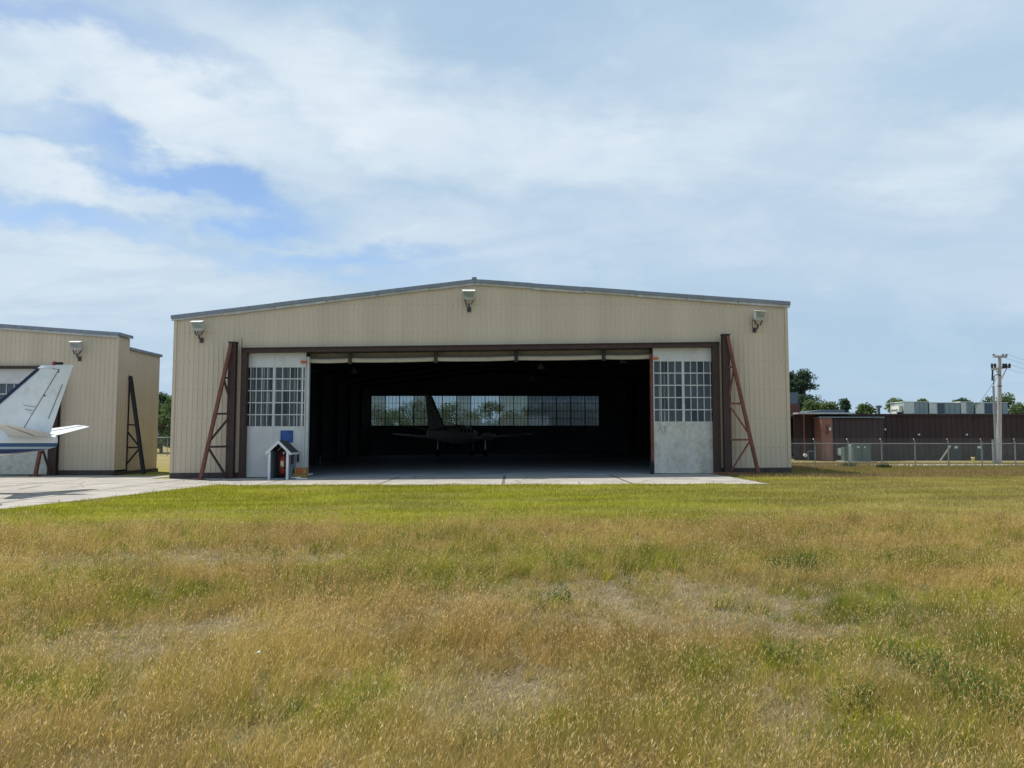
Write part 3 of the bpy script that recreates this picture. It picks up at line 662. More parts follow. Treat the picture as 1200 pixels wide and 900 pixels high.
# ------------------------------------------------------------------ extinguisher shed and bits in front of left door
def shed():
    y0 = 38.0; y1 = 39.35
    x0 = P(314.5, 545, y0).x; x1 = P(337.5, 545, y0).x; zg = gz(-12)+.03; ze = P(326, 528.5, y0).z; zp = P(325.5, 517.5, y0).z; xm = (x0+x1)/2
    t = thing('extinguisher_shed', 'small grey gabled shelter with white trim standing before the left white door', 'shelter', (xm, y0, zg))
    w = .05
    MB().box(x0, x0+w, y0+.06, y1, zg, ze).build('side_wall', M['shed'], t)
    r = MB().box(x1-w, x1, y0+.06, y1, zg, ze).build('side_wall', M['shed'], t)
    MB().box(x1+.002, x1+.03, y0+.45, y0+.85, zg+.75, zg+1.25).build('side_notice', mat('dark_red_notice', (.11, .03, .035), .6), r)
    MB().prism([(x0+w, zg), (x1-w, zg), (x1-w, ze), (xm, zp-.06), (x0+w, ze)], 'y', y1-.05, y1).build('back_wall', M['brickd'], t)
    MB().box(x0+w, x1-w, y0+.05, y1-.05, zg, zg+.06).build('floor_board', M['shed'], t)
    mb = MB()
    for s in (-1, 1):
        xe = xm+s*((x1-x0)/2+.12); sl = (zp-ze)/((x1-x0)/2); zE = ze-.12*sl
        mb.prism([(xm, zp+.004*s), (xe, zE), (xe, zE+.05), (xm, zp+.055)], 'y', y0-.03, y1+.08)
    mb.build('roof', M['shingle'], t)
    tr = MB()
    for s in (-1, 1):
        xe = xm+s*((x1-x0)/2+.13); zE = ze-.13*sl
        tr.prism([(xm, zp-.09), (xe, zE-.09), (xe, zE+.055), (xm, zp+.07)], 'y', y0-.075+.003*(s > 0), y0-.032)
        tr.bar((xe, y0-.03, zE-.01), (xe, y1+.08, zE-.01), .03, .1)
    for x in (x0-.02, x1-.09): tr.box(x, x+.11, y0-.02, y0+.058, zg, ze-.02)
    tr.build('white_trim', M['shedtrim'], t)
    # wheeled extinguisher
    e = thing('fire_extinguisher', 'red wheeled fire extinguisher stored inside the small gabled shelter', 'fire extinguisher', (xm+.05, y0+.6, zg+.06))
    cx, cy = xm+.08, y0+.62; zb = zg+.06
    prof = [(.0, .22), (.13, .23), (.17, .30), (.17, .95), (.13, 1.06), (.05, 1.12), (.05, 1.18)]
    rings = [[(cx+max(r, .01)*math.cos(a), cy+max(r, .01)*math.sin(a), zb+z) for a in np.linspace(0, 2*PI, 17)[:-1]] for r, z in prof]
    MB().loft(rings).build('cylinder', M['red'], e)
    MB().box(cx-.09, cx+.06, cy-.20, cy-.16, zb+.55, zb+.85).build('label_plate', M['label'], e)
    fr = MB(); 
    for s in (-.24, .24): fr.tube([(cx+s, cy+.1, zb+.1), (cx+s, cy+.12, zb+1.15), (cx+s*.6, cy+.12, zb+1.3)], .02, 8)
    fr.tube([(cx-.144, cy+.12, zb+1.3), (cx+.144, cy+.12, zb+1.3)], .02, 8); fr.bar((cx-.24, cy+.1, zb+.2), (cx+.24, cy+.1, zb+.2), .04)
    fr.build('cart_frame', M['red'], e)
    for s in (-.27, .27):
        MB().tube([(cx+s-.03, cy+.05, zb+.17), (cx+s+.03, cy+.05, zb+.17)], .17, 18).build('wheel', M['black'], e)
    MB().tube([(cx+.02, cy, zb+1.18), (cx+.15, cy-.15, zb+1.05), (cx+.2, cy-.18, zb+.7), (cx+.1, cy-.2, zb+.5), (cx-.1, cy-.2, zb+.62)], .018, 8).build('hose', M['black'], e)
    MB().box(cx-.03, cx+.03, cy-.03, cy+.03, zb+1.17, zb+1.26).bar((cx-.02, cy, zb+1.27), (cx+.14, cy, zb+1.3), .025).build('valve', M['chrome'], e)
shed()
def blue_sign():
    y = FY+.09; a = P(329, 504.5, y); b = P(343.2, 518.5, y)
    s = MB().box(a.x, b.x, y-.035, y-.0, b.z, a.z).build('blue_sign', M['bluesign'], None, 'square blue sign with pale writing on the left white door above the little shelter', cat='sign')
    s0 = WL[s.name]
    w = b.x-a.x; h = a.z-b.z; mb = MB(); rnd = random.Random(3)
    for zz, n, hh in ((.87, 3, .05), (.68, 4, .045), (.52, 4, .045), (.36, 5, .04), (.20, 4, .04)):
        mb = MB(); x = a.x+w*rnd.uniform(.10, .22)
        for k in range(n):
            l = w*rnd.uniform(.07, .17)
            if x+l > b.x-w*.08: break
            mb.box(x, x+l, y-.039, y-.036, b.z+h*zz-h*hh/2, b.z+h*zz+h*hh/2); x += l+w*.045
        mb.build('text_line', M['signtext'], s)
    # wooden crates
    y0 = 38.75
    for (p0, p1, q0, q1, dy, lab) in ((342.5, 358.3, 554.5, 560.5, 0, 'low yellow wooden crate on the apron, lower one beside the grey shelter'), (344.5, 358.8, 547.5, 554.2, .06, 'yellow and red painted crate stacked on the lower crate beside the grey shelter')):
        a = P(p0, q0, y0+dy); b = P(p1, q1, y0+dy); zb = gz(a.x)+.03 if dy == 0 else zt_prev+.002
        h = (a.z-b.z); t = thing('wooden_crate', lab, 'crate', ((a.x+b.x)/2, y0+dy, zb)); zt_prev = zb+h
        mb = MB()
        for k in range(3): mb.box(a.x+.02, b.x-.02, y0+dy+.02, y0+dy+.05, zb+h*(k/3)+.008, zb+h*((k+1)/3)-.006); mb.box(a.x+.02, b.x-.02, y0+dy+.45, y0+dy+.48, zb+h*(k/3)+.008, zb+h*((k+1)/3)-.006)
        mb.box(a.x+.02, a.x+.04, y0+dy+.052, y0+dy+.448, zb+.005, zb+h-.01); mb.box(b.x-.04, b.x-.02, y0+dy+.052, y0+dy+.448, zb+.005, zb+h-.01)
        mb.build('side_board', M['wood'], t)
        mb = MB()
        for x in (a.x+.03, b.x-.09): mb.box(x, x+.06, y0+dy+.0, y0+dy+.018, zb, zb+h)
        mb.build('corner_batten', M['wood'], t)
        mb = MB(); mb.box(a.x, b.x, y0+dy-.01, y0+dy+.5, zb+h-.009, zb+h); mb.build('lid', M['wood'], t)
        if dy: MB().box(a.x+.18, a.x+.42, y0+dy-.003, y0+dy+.016, zb+.05, zb+h-.06).build('painted_patch', M['orange'], t)
    a = G(346, 562); b = G(362, 558.5)
    mb = MB().bar((a.x, a.y, a.z+.09), (b.x, b.y, b.z+.16), .45, .05); mb.box(a.x+.05, a.x+.6, a.y-.1, a.y+.1, a.z+.02, a.z+.07)
    mb.build('white_plank', M['litter'], None, 'short white board lying on the apron in front of the yellow crates', cat='board')
    a = G(375, 545)
    MB().tube([(a.x, a.y, a.z+.03), (a.x, a.y, a.z+.75)], .03, 8).tube([(a.x, a.y, a.z+.03), (a.x, a.y, a.z+.07)], .14, 12).build('marker_post', M['galv'], None, 'thin pale marker post standing inside the dark hangar near its left wall', cat='post')
    # barrel-like dark things low on left door
blue_sign()

# pendant lamps in the hangar ---------------------------------------
def pendants():
    for i, (px, py, D, lab) in enumerate(((634, 431, 49, 'dim pendant lamp hanging in the hangar, nearer of the right hand pair'), (624.5, 445, 62, 'dim pendant lamp hanging in the hangar, farther of the right hand pair'),
                                          (415, 436, 50, 'dim pendant lamp hanging near the left of the hangar ceiling'), (731, 424, 46, 'dim pendant lamp just under the curtain at the right of the opening'))):
        p = P(px, py, D); t = thing('pendant_lamp', lab, 'lamp', p, 'pendant lamps in the hangar')
        prof = [(.06, .25), (.10, .2), (.16, .1), (.28, -.05), (.27, -.06)]
        MB().loft([[(p.x+r*math.cos(a), p.y+r*math.sin(a), p.z+z) for a in np.linspace(0, 2*PI, 15)[:-1]] for r, z in prof], cap=True).build('lamp_shade', mat('enamel_shade', (.16, .16, .15), .5), t)
        MB().tube([(p.x, p.y, p.z+.25), (p.x, p.y, topf(p.x)-.205)], .02, 6).build('cord', M['darksteel'], t)
pendants()

# ------------------------------------------------------------------ aircraft
def wing_section(mb, rootLE, rootTE, tipLE, tipTE, tk0, tk1, up=(0, 0, 1), mi=0, n=7):
    """a tapered aerofoil between root and tip"""
    up = Vector(up); rings = []
    for q in np.linspace(0, 1, 4):
        le = Vector(rootLE).lerp(Vector(tipLE), q); te = Vector(rootTE).lerp(Vector(tipTE), q); tk = tk0+(tk1-tk0)*q
        r = []
        for c in np.linspace(0, 1, n): r.append(le.lerp(te, c)+up*(tk/2*(2.6*math.sqrt(c)*(1-c)+.02)))
        for c in np.linspace(1, 0, n)[1:-1]: r.append(le.lerp(te, c)-up*(tk/2*(2.6*math.sqrt(c)*(1-c)+.02)))
        rings.append(r)
    mb.loft(rings, mi=mi)
def stripe_mat():
    m = mat('fuselage_paint', (.72, .74, .75), .35, var=.04, spec=.5); N, L = nt(m); b = N['Principled BSDF']; src = b.inputs['Base Color'].links[0].from_socket
    tc = N.new('ShaderNodeTexCoord'); sp = N.new('ShaderNodeSeparateXYZ'); L.new(tc.outputs['Object'], sp.inputs[0])
    mr = N.new('ShaderNodeMapRange'); L.new(sp.outputs['Z'], mr.inputs[0]); mr.inputs[1].default_value = 1.3; mr.inputs[2].default_value = 2.1
    r = N.new('ShaderNodeValToRGB'); r.color_ramp.interpolation = 'CONSTANT'; L.new(mr.outputs[0], r.inputs[0]); e = r.color_ramp.elements
    st = [(0, (.6, .62, .64)), (.24, (.012, .03, .13)), (.47, (.33, .45, .56)), (.58, (.02, .08, .20)), (.76, (.70, .72, .73))]
    while len(e) < len(st): e.new(.5)
    for i, (p, c) in enumerate(st): e[i].position = p; e[i].color = (*c, 1)
    L.new(r.outputs[0], b.inputs['Base Color']); return m
M['stripes'] = stripe_mat()
def aircraft(name, label, loc, rz, sc, fus_mat, body_mat, fin_pts=None, prop=True):
    t = thing(name, label, 'aeroplane', (0, 0, 0))
    # local frame: tail cone end x=0, nose at +x, wheels at z=0
    secs = [(0, 1.98, .10, .22), (.5, 1.92, .17, .30), (2.2, 1.86, .34, .45), (4.2, 1.88, .58, .66), (6.2, 1.95, .70, .80), (8.2, 1.95, .70, .80), (9.6, 1.85, .58, .62), (10.8, 1.70, .36, .38), (11.6, 1.6, .10, .12)]
    rings = []
    for x, z, ry, rz_ in secs: rings.append([(x, ry*math.cos(a), z+rz_*math.sin(a)) for a in np.linspace(0, 2*PI, 25)[:-1]])
    MB().loft(rings).build('fuselage', fus_mat, t)
    # fin
    if fin_pts is None: fin_pts = [(.25, 2.25), (-.55, 4.97), (.75, 4.95), (3.6, 2.25)]
    (xa, za), (xb, zb), (xc, zc), (xd, zd) = fin_pts
    fin = MB(); wing_section(fin, (xd, 0, zd), (xa, 0, za), (xc, 0, zc-.12), (xb+.04, 0, zb-.12), .26, .12, up=(0, 1, 0), n=9)
    fo = fin.build('tail_fin', body_mat, t)
    cap = MB(); wing_section(cap, (xc+.12, 0, zc-.118), (xb, 0, zb-.118), (xc-.05, 0, zc), (xb+.01, 0, zb), .15, .10, up=(0, 1, 0), n=7); cap.build('fin_cap', body_mat, fo)
    bt = MB(); bt.bar((xd+.03, 0, zd), (xc+.05, 0, zc-.14), .10, .12, up=(0, 1, 0)); bt.build('leading_edge_boot', M['navy'], fo)
    # rudder hinge and trim tab gaps : dark raised seals
    gl = MB()
    f = lambda q, s: (xa+(xb-xa)*s)*(1-q)+(xd+(xc-xd)*s)*q
    zf = lambda q, s: (za+(zb-za)*s)*(1-q)+(zd+(zc-zd)*s)*q
    for side in (-1, 1):
        def gp(q, s, th): return (f(q, s), side*th, zf(q, s))
        gl.bar(gp(.33, .08, .098), gp(.33, .94, .052), .018, .012, up=(0, 1, 0))
        gl.bar(gp(.085, .22, .053), gp(.085, .72, .032), .016, .010, up=(0, 1, 0))
        gl.bar(gp(.48, .36, .106), gp(.34, .335, .098), .012, .01, up=(0, 1, 0))
        gl.bar(gp(.55, .42, .100), gp(.34, .39, .093), .012, .01, up=(0, 1, 0))
        gl.bar(gp(.33, .56, .076), gp(.29, .55, .079), .04, .03, up=(0, 1, 0)); gl.bar(gp(.33, .9, .05), gp(.29, .9, .052), .05, .03, up=(0, 1, 0))
        gl.bar(gp(.33, .93, .05), gp(.56, .95, .05), .016, .02, up=(0, 1, 0))
    gl.build('rudder_hinge', M['darksteel'], fo)
    MB().tube([(.2, 0, zb-.02), (.2, 0, zb+.07), (.2, 0, zb+.14)], [.08, .08, .03], 10).build('beacon', mat('beacon_red', (.25, .03, .02), .3), fo)
    MB().box(-.12, .14, -.05, .05, zb+.005, zb+.1).build('beacon_base', M['black'], fo)
    sm_ = MB()
    for side in (-1, 1):
        for sq in (.30, .52, .74): sm_.bar(gp(.34, sq, .105-.045*sq), gp(.93, sq, .05-.01*sq), .008, .006, up=(0, 1, 0))
        sm_.bar(gp(.62, .05, .125), gp(.62, .93, .058), .008, .006, up=(0, 1, 0))
    sm_.build('skin_seam', mat('seam_grey', (.42, .43, .44), .5), fo)
    # stabilisers
    for s in (-1, 1):
        st = MB(); wing_section(st, (1.85, s*.1, 2.22), (.0, s*.1, 2.22), (.80, s*2.55, 2.62), (.12, s*2.55, 2.58), .20, .08)
        so_ = st.build('stabiliser', body_mat, t)
        el = MB(); 
        for dz in (-1, 1):
            el.bar((.62, s*.4, 2.265+dz*.088), (.38, s*2.45, 2.585+dz*.035), .02, .012)
        el.build('elevator_hinge', M['darksteel'], so_)
    # wings
    for s in (-1, 1):
        w = MB(); wing_section(w, (8.3, s*.5, 1.45), (6.2, s*.5, 1.45), (7.7, s*6.3, 1.95), (6.6, s*6.3, 1.95), .36, .14); w.build('wing', body_mat, t)
        n_ = MB(); n_.loft([[(x, s*2.2+r*math.cos(a), 1.72+r*.9*math.sin(a)) for a in np.linspace(0, 2*PI, 17)[:-1]] for x, r in ((6.3, .08), (7.2, .32), (8.6, .40), (9.5, .34), (9.8, .12))]); no = n_.build('engine_nacelle', body_mat, t)
        MB().box(9.82, 9.86, s*2.2-.07, s*2.2+.07, .72, 2.72).build('propeller', M['black'], no)
        g = MB(); g.tube([(7.4, s*2.2, 1.5), (7.35, s*2.2, .3)], .06, 8); g.build('gear_leg', M['chrome'], t)
        MB().tube([(7.35, s*2.2-.1, .30), (7.35, s*2.2+.1, .30)], .30, 20).build('wheel', M['black'], t)
    MB().tube([(10.3, 0, 1.4), (10.4, 0, .25)], .05, 8).build('gear_leg', M['chrome'], t)
    MB().tube([(10.4, -.08, .25), (10.4, .08, .25)], .25, 18).build('wheel', M['black'], t)
    cw = MB()
    for s in (-1, 1):
        for x in (5.6, 6.5, 7.4, 8.3):
            cw.tube([(x, s*.68, 2.25), (x, s*.715, 2.25)], .17, 12)
    cw.build('cabin_window', M['darksteel'], t)
    t.location = loc; t.rotation_euler = (0, 0, rz); t.scale = (sc, sc, sc)
    return t
PX = P(66, 515, 30).x
aircraft('parked_aeroplane', 'white twin aeroplane with blue stripes, tail sticking in at the left edge', (PX, 30, gz(-18)+.03), PI, 1, M['stripes'], M['white'], fin_pts=None)
ip = P(501, 500, 74)
M['dimwhite'] = mat('dull_aircraft_paint', (.78, .76, .77), .5, var=.1)
aircraft('stored_aeroplane', 'dim aeroplane seen from behind deep inside the dark hangar', (ip.x, 74, gz(-8)+.032), PI/2-R(17), 1.24, M['dimwhite'], M['dimwhite'])
def clutter():
    # workbench and carts by the rear wall
    a = P(536, 505, 88); t = thing('work_table', 'dim table with pale things on top near the rear windows of the hangar', 'table', (a.x, 88, gz(a.x)+.032)); z0 = gz(a.x)+.032
    MB().box(a.x-1.4, a.x+1.6, 87.6, 88.4, z0+2.35, z0+2.45).build('table_top', mat('bench_grey', (.35, .36, .36), .6), t)
    for dx in (-1.3, 1.5):
        for y in (87.7, 88.3): MB().box(a.x+dx-.05, a.x+dx+.05, y-.05, y+.05, z0, z0+2.349).build('leg', M['darksteel'], t)
    MB().box(a.x-1.2, a.x+1.4, 87.75, 88.25, z0+1.1, z0+1.16).build('shelf', M['darksteel'], t)
    p = P(557, 497, 88); MB().box(p.x-.35, p.x+.3, 87.8, 88.2, z0+2.452, z0+2.75).box(p.x-.2, p.x+.15, 87.85, 88.15, z0+2.751, z0+2.9).build('white_box', mat('box_white', (.6, .6, .58), .6), None, 'small whitish box on the dim table before the rear windows', cat='box')
clutter()

# ------------------------------------------------------------------ left hangar
def left_hangar():
    y0 = 44.0; xr = P(136, 470, y0).x; gl = gz(-30)
    s_ = lambda px, D: P(px, 470, D).x
    t = thing('hangar', 'second beige ribbed hangar cut off by the left edge behind the aeroplane tail', 'hangar', (xr-8, y0, gl))
    zr = P(136, 393, y0).z; z0 = P(0, 383, y0).z; x0 = P(0, 383, y0).x
    sl = (z0-zr)/(xr-x0); XP = -44.0
    top = lambda x: zr+sl*(xr-x) if x > XP else zr+sl*(xr-XP)-sl*(XP-x)
    # step at px150
    y1 = y0*1.0
    for k in range(20):
        if P(150, 470, y1).x < xr: break
        y1 += .01
    y1 = -xr/((600-150)/900)*ray(150, 470).y; y2 = -xr/((600-187)/900)*ray(187, 470).y
    XE = -62.0
    JR = P(61, 480, y0).x; JL = -54.0; lz = P(20, 431.5, y0).z
    mb = MB()
    clad(mb, (0, y0, 0), (1, 0, 0), (0, -1, 0), JR, xr, lambda x: gl+.3, top)
    clad(mb, (0, y0, 0), (1, 0, 0), (0, -1, 0), XP, JR, lambda x: lz, top); clad(mb, (0, y0, 0), (1, 0, 0), (0, -1, 0), JL, XP, lambda x: lz, top)
    clad(mb, (0, y0, 0), (1, 0, 0), (0, -1, 0), XE, JL, lambda x: gl+.3, top)
    mb.build('front_wall', M['clad'], t)
    mb = MB(); clad(mb, (xr, 0, 0), (0, 1, 0), (1, 0, 0), y0+.003, y1, lambda s: gl+.3, lambda s: zr-.02)
    mb.build('side_wall', M['clad'], t)
    MB().box(xr-.10, xr+.045, y0-.045, y0+.1, gl+.3, zr-.03).build('corner_flashing', M['clad'], t)
    zl = P(150, 410, y1).z
    mb = MB(); clad(mb, (xr-.06, 0, 0), (0, 1, 0), (1, 0, 0), y1+.01, y2, lambda s: gl+.2, lambda s: zl)
    mb.add([(xr-.07, y2, gl), (XE, y2, gl), (XE, y2, zl), (xr-.07, y2, zl)], [(0, 1, 2, 3)]); mb.add([(xr-.07, y1, zl-.1), (XE, y1, zl-.1), (XE, y1, zr), (xr-.07, y1, zr)], [(0, 1, 2, 3)])
    mb.build('rear_side_wall', M['clad'], t)
    MB().box(XE, xr+.06, y1+.02, y2+.1, zl+.001, zl+.16).build('rear_roof', M['trim'], t)
    mb = MB()
    for (a, b) in ((XE, XP), (XP, xr+.12)):
        za = top(a); zb = top(min(b, xr)); vs = [(a, y0-.1, za), (b, y0-.1, zb), (b, y1+.05, zb), (a, y1+.05, za)]; vs += [(x, y, z+.12) for x, y, z in vs]
        mb.add(vs, [(0, 1, 2, 3), (4, 7, 6, 5), (0, 4, 5, 1), (1, 5, 6, 2), (2, 6, 7, 3), (3, 7, 4, 0)])
    rf = mb.build('roof', M['trim'], t)
    MB().prism([(XP, top(XP)-.03), (xr+.13, zr-.03), (xr+.13, zr+.15), (XP, top(XP)+.15)], 'y', y0-.2, y0-.104).box(xr+.121, xr+.16, y0-.2, y1+.05, zr-.03, zr+.15).build('fascia', M['trim'], rf)
    MB().prism([(XP, top(XP)-.16), (xr+.05, zr-.16), (xr+.05, zr-.033), (XP, top(XP)-.033)], 'y', y0-.13, y0-.05).build('fascia_strip', M['trim_pale'], rf)
    MB().box(JR, xr+.03, y0-.06, y0+.1, gl-.1, gl+.3).box(xr-.1, xr+.05, y0+.101, y2, gl-.1, gl+.2).build('plinth', M['plinth'], t)
    MB().box(JL, JR+.3, y0-.2, y0-.05, lz-.02, lz+.12).build('door_lintel', M['brown'], t)
    MB().box(JR-.02, JR+.24, y0-.22, y0+.2, gl, lz-.023).build('door_jamb', M['brown'], t)
    # doors
    y = y0+.05; xd1 = JR-.02; 
    zw1 = P(20, 449, y).z; zw0 = P(20, 513, y).z
    for i in range(3):
        a, b = xd1-3.6*(i+1)+.01, xd1-3.6*i-.01
        d = MB().box(a, b, y, y+.05, zw1, lz-.03).build('sliding_door', M['doorwhite'], t)
        MB().box(a, b, y-.003, y+.05, gl+.06, zw0).build('lower_panel', M['doorworn'], d)
        f = MB(); 
        for k in range(6): f.box(a+.002, b-.002, y-.01, y+.04, zw0+(zw1-zw0)*k/5-.028, zw0+(zw1-zw0)*k/5+.028)
        for k in range(9): xx = a+.02+(b-a-.04)*k/8; f.box(xx-.018-(.03 if k == 4 else 0), xx+.018+(.03 if k == 4 else 0), y-.013, y+.035, zw0+.03, zw1-.03)
        fr = f.build('window_frame', M['muntin'], d)
        MB().box(a+.03, b-.03, y+.014, y+.02, zw0+.02, zw1-.02).build('window_pane', M['doorglass'], fr)
        MB().box(a, b, y+.4, y+.45, gl, lz).build('inner_door_leaf', M['dark_in'], d)
    MB().box(JL-.5, xd1-10.8, y+.3, y+.4, gl, lz).build('closed_door_leaf', M['doorwhite'], t)
    # upright in front of the door side
    truss('door_brace', 'dark upright with a short red raking leg under the tail of the aeroplane', 65.5, 440, 556, 41, 563, y0-.45, 42.6, (.3, .5, .74), ((.02, .3), (.5, .3)), (M['brown'], M['rust'], M['brown']), RG, .30)
    floodlight('grey floodlight near the corner of the left hangar, above the aeroplane tail', 94.5, 406, y0, 0, 20, 1.0)
    # black brace behind the corner
    ys = y1+.10; xc = xr-.02
    ct = P(151, 440, ys); ft = P(168.5, 555, ys); t2 = thing('side_brace', 'black triangular steel brace against the side wall of the left hangar', 'steel brace', (xc, ys, gl), RG)
    MB().ibeam((xc, ys, gl), (xc, ys, ct.z), .07, .12, .02, up=(0, 1, 0)).build('upright', M['darksteel'], t2)
    A = Vector((ft.x, ys, gl)); B = Vector((xc+.08, ys-.05, ct.z-.05)); MB().ibeam(A, B, .17, .2, .03, up=(0, 1, 0)).build('raking_leg', M['darksteel'], t2)
    for q in (.27, .50): MB().bar((xc, ys, gl+(ct.z-gl)*q), A.lerp(B, q), .09).build('rung', M['darksteel'], t2)
    for q in (.1, .43): MB().bar((xc, ys, gl+(ct.z-gl)*q), A.lerp(B, .27), .08).build('diagonal_brace', M['darksteel'], t2)
left_hangar()

# ------------------------------------------------------------------ right hand buildings
def right_side():
    D = 62.0; zg = .144
    X = lambda px, d=D: P(px, 510, d).x
    Z = lambda py, d=D: P(1000, py, d).z
    # long low building
    t = thing('low_building', 'long low dark brown metal building with a flat roof behind the chain link fence', 'building', (X(1000), D, zg))
    mb = MB(); clad(mb, (0, D+1.5, 0), (1, 0, 0), (0, -1, 0), X(930, D+1.5), 75, lambda s: zg, lambda s: Z(487, D+1.5), pitch=.45, depth=.04)
    mb.build('wall', M['bdark'], t)
    mb = MB(); clad(mb, (0, D, 0), (1, 0, 0), (0, -1, 0), X(975), X(1035.5), lambda s: zg, lambda s: Z(491), pitch=.45, depth=.04)
    mb.add([(X(1035.5), D, zg), (X(1035.5), D+1.5, zg), (X(1035.5), D+1.5, Z(491)), (X(1035.5), D, Z(491))], [(0, 1, 2, 3)])
    mb.build('front_bay_wall', M['bdark2'], t)
    MB().box(X(962), X(975), D-.12, D+1.4, zg-.1, Z(490)).build('brick_pier', M['brick'], t)
    MB().box(X(961.5), X(1036), D-.2, D+1.45, Z(490)+.002, Z(490)+.12).build('bay_roof', M['bluegrey'], t)
    rz = Z(487, D+1.5)
    MB().box(X(930, D+1.5), 75, D+1.35, D+26, rz+.002, rz+.14).build('roof', M['bdark'], t)
    MB().box(X(937), X(1004), D+.3, D+1.33, rz+.10, rz+.22).build('canopy', M['trim_pale'], t)
    dr = MB().box(X(966.3), X(972.5), D-.16, D-.122, zg, Z(521)).build('door', mat('faded_red_door', (.33, .17, .13), .7), t)
    MB().box(X(967.8), X(969.8), D-.19, D-.122, Z(509), Z(498)).build('wall_vent', M['brickd'], t)
    MB().box(X(970.3), X(972.3), D-.28, D-.122, Z(504.5), Z(501)).build('wall_lamp', M['lampcap'], t)
    MB().box(X(1036.3, D+1.3), X(1038, D+1.3), D+1.2, D+1.42, Z(504), Z(502)).build('wall_lamp', M['lampcap'], t)
    for px in (1075.5, 1131.5): MB().box(X(px, D+1.4), X(px+1.6, D+1.4), D+1.25, D+1.44, Z(510), Z(508.3)).build('wall_lamp', M['lampcap'], t)
    MB().tube([(X(943.5), D+.2, Z(533)), (X(943.5), D+.2, rz+.1)], .05, 8).build('drain_pipe', M['rust'], t)
    MB().tube([(X(943.5), D+.2, Z(533.5)), (X(943.5), D+.0, Z(533.5))], .14, 10).build('gas_meter', M['lampcap'], t)
    mb = MB(); mb.tube([(X(948), D+.3, zg), (X(948), D+.3, Z(529)), (X(956), D+.3, Z(529)), (X(956), D+.3, zg)], .035, 8); mb.build('pipe_rail', M['galv'], t)
    for a, b in ((1112, 1126), (1142, 1153)):
        d = MB().box(X(a, D+1.4), X(b, D+1.4), D+1.38, D+1.455, zg, Z(519.5)).build('door', M['bdoor'], t)
        m_ = (a+b)/2+(1 if a < 1130 else -.5); MB().box(X(m_-1.8, D+1.35), X(m_+1.8, D+1.35), D+1.35, D+1.375, Z(525.7), Z(523)).build('door_sign', M['lampcap'], d)
    MB().box(X(980), X(984.5), D-.35, D-.04, Z(533.5), Z(525)).build('meter_box', M['acwhite'], t)
    # low shed roof behind
    t3 = thing('low_building', 'blue grey low roof showing behind the left end of the dark building', 'building', (X(970, 92), 92, zg))
    MB().box(P(936, 500, 92).x, P(988, 500, 92).x, 92, 100, zg, P(960, 486, 92).z).build('wall', M['bluegrey'], t3)
    a = P(945, 484.5, 92); b = P(989, 480, 92); MB().prism([(a.x, a.z-.4), (b.x, a.z-.4), (b.x, b.z), (P(966, 480, 92).x, b.z), (a.x, a.z+.2)], 'y', 91.8, 101).build('roof', M['bluegrey'], t3)
    # taller building glimpsed beside hangar
    t4 = thing('tall_building', 'narrow glimpse of a red brick building with grey roof box beside the hangar corner', 'building', (P(932, 510, 72).x, 72, zg))
    x0, x1 = P(905, 500, 72).x, P(937.5, 500, 72).x; zz = lambda py: P(930, py, 72).z
    MB().box(x0, x1, 72, 84, zg, zz(495)).build('lower_wall', M['bdoor'], t4)
    MB().box(x0, x1-.001, 72.02, 83.9, zz(495)+.001, zz(485)).build('window_strip', M['bdark'], t4)
    MB().box(x0, x1+.03, 71.97, 84, zz(485)+.001, zz(473)).build('brick_band', M['brickd'], t4)
    MB().box(x0, x1+.01, 72.3, 84, zz(473)+.001, zz(459.5)).build('roof_box', M['bluegrey'], t4)
    MB().box(x0, x1+.2, 71.2, 71.9, zg, zg+.12).build('doorstep', M['conc_pale'], t4)
    # rooftop units
    DR = 68.0; zr = rz+.141
    def unit(a, b, py, lab, kind, lo=0):
        x0, x1 = P(a, 480, DR).x, P(b, 480, DR).x; zt = P(1100, py, DR).z; t = thing('rooftop_unit', lab, 'air conditioner', ((x0+x1)/2, DR, zr), 'air conditioning units on the roof')
        MB().box(x0+.05, x1-.05, DR+.1, DR+2.2, zr, zr+.12).build('base_rail', M['darksteel'], t)
        body = MB(); body.box(x0, x1, DR, DR+2.4, zr+.121, zt-.06); bo = body.build('casing', [M['acgreen']], t)
        MB().box(x0-.04, x1+.04, DR-.04, DR+2.44, zt-.058, zt).build('lid', M['acwhite'], t)
        w = x1-x0  # sunlit left sides of the units, painted cream onto their fronts
        if kind == 0:
            MB().box(x0-.02, x0+w*.42, DR-.05, DR-.002, zr+.16, zt-.08).build('sunlit_panel', M['acwhite'], t); MB().box(x0-.35, x0-.045, DR+.1, DR+1.6, zr+.3, zt-.35).build('intake_hood', M['acwhite'], t)
        if kind == 1:
            MB().box(x0+w*.28, x0+w*.5, DR-.03, DR-.002, zr+.2, zt-.1).build('louvre', M['aclouvre'], t); MB().box(x0-.01, x0+w*.24, DR-.04, DR-.002, zr+.16, zt-.08).build('sunlit_panel', M['acwhite'], t)
        if kind == 2:
            MB().box(x0-.01, x0+w*.4, DR-.04, DR-.002, zr+.16, zt-.08).build('sunlit_panel', M['acwhite'], t)
        if kind == 3:
            MB().box(x0+w*.3, x0+w*.52, DR-.03, DR-.002, zr+.2, zt-.1).build('louvre', M['aclouvre'], t)
            MB().prism([(x0-.01, zr+.16), (x0+w*.26, zr+.16), (x0+w*.26, zt-.08), (x0+w*.1, zt-.08), (x0-.01, zt-.4)], 'y', DR-.05, DR-.002).build('sunlit_panel', M['acwhite'], t)
        mb = MB()
        for k in range(2): xx = x0+w*(.66+.17*k); mb.box(xx, xx+.02, DR-.015, DR-.001, zr+.2, zt-.1)
        mb.build('panel_seam', M['aclouvre'], t)
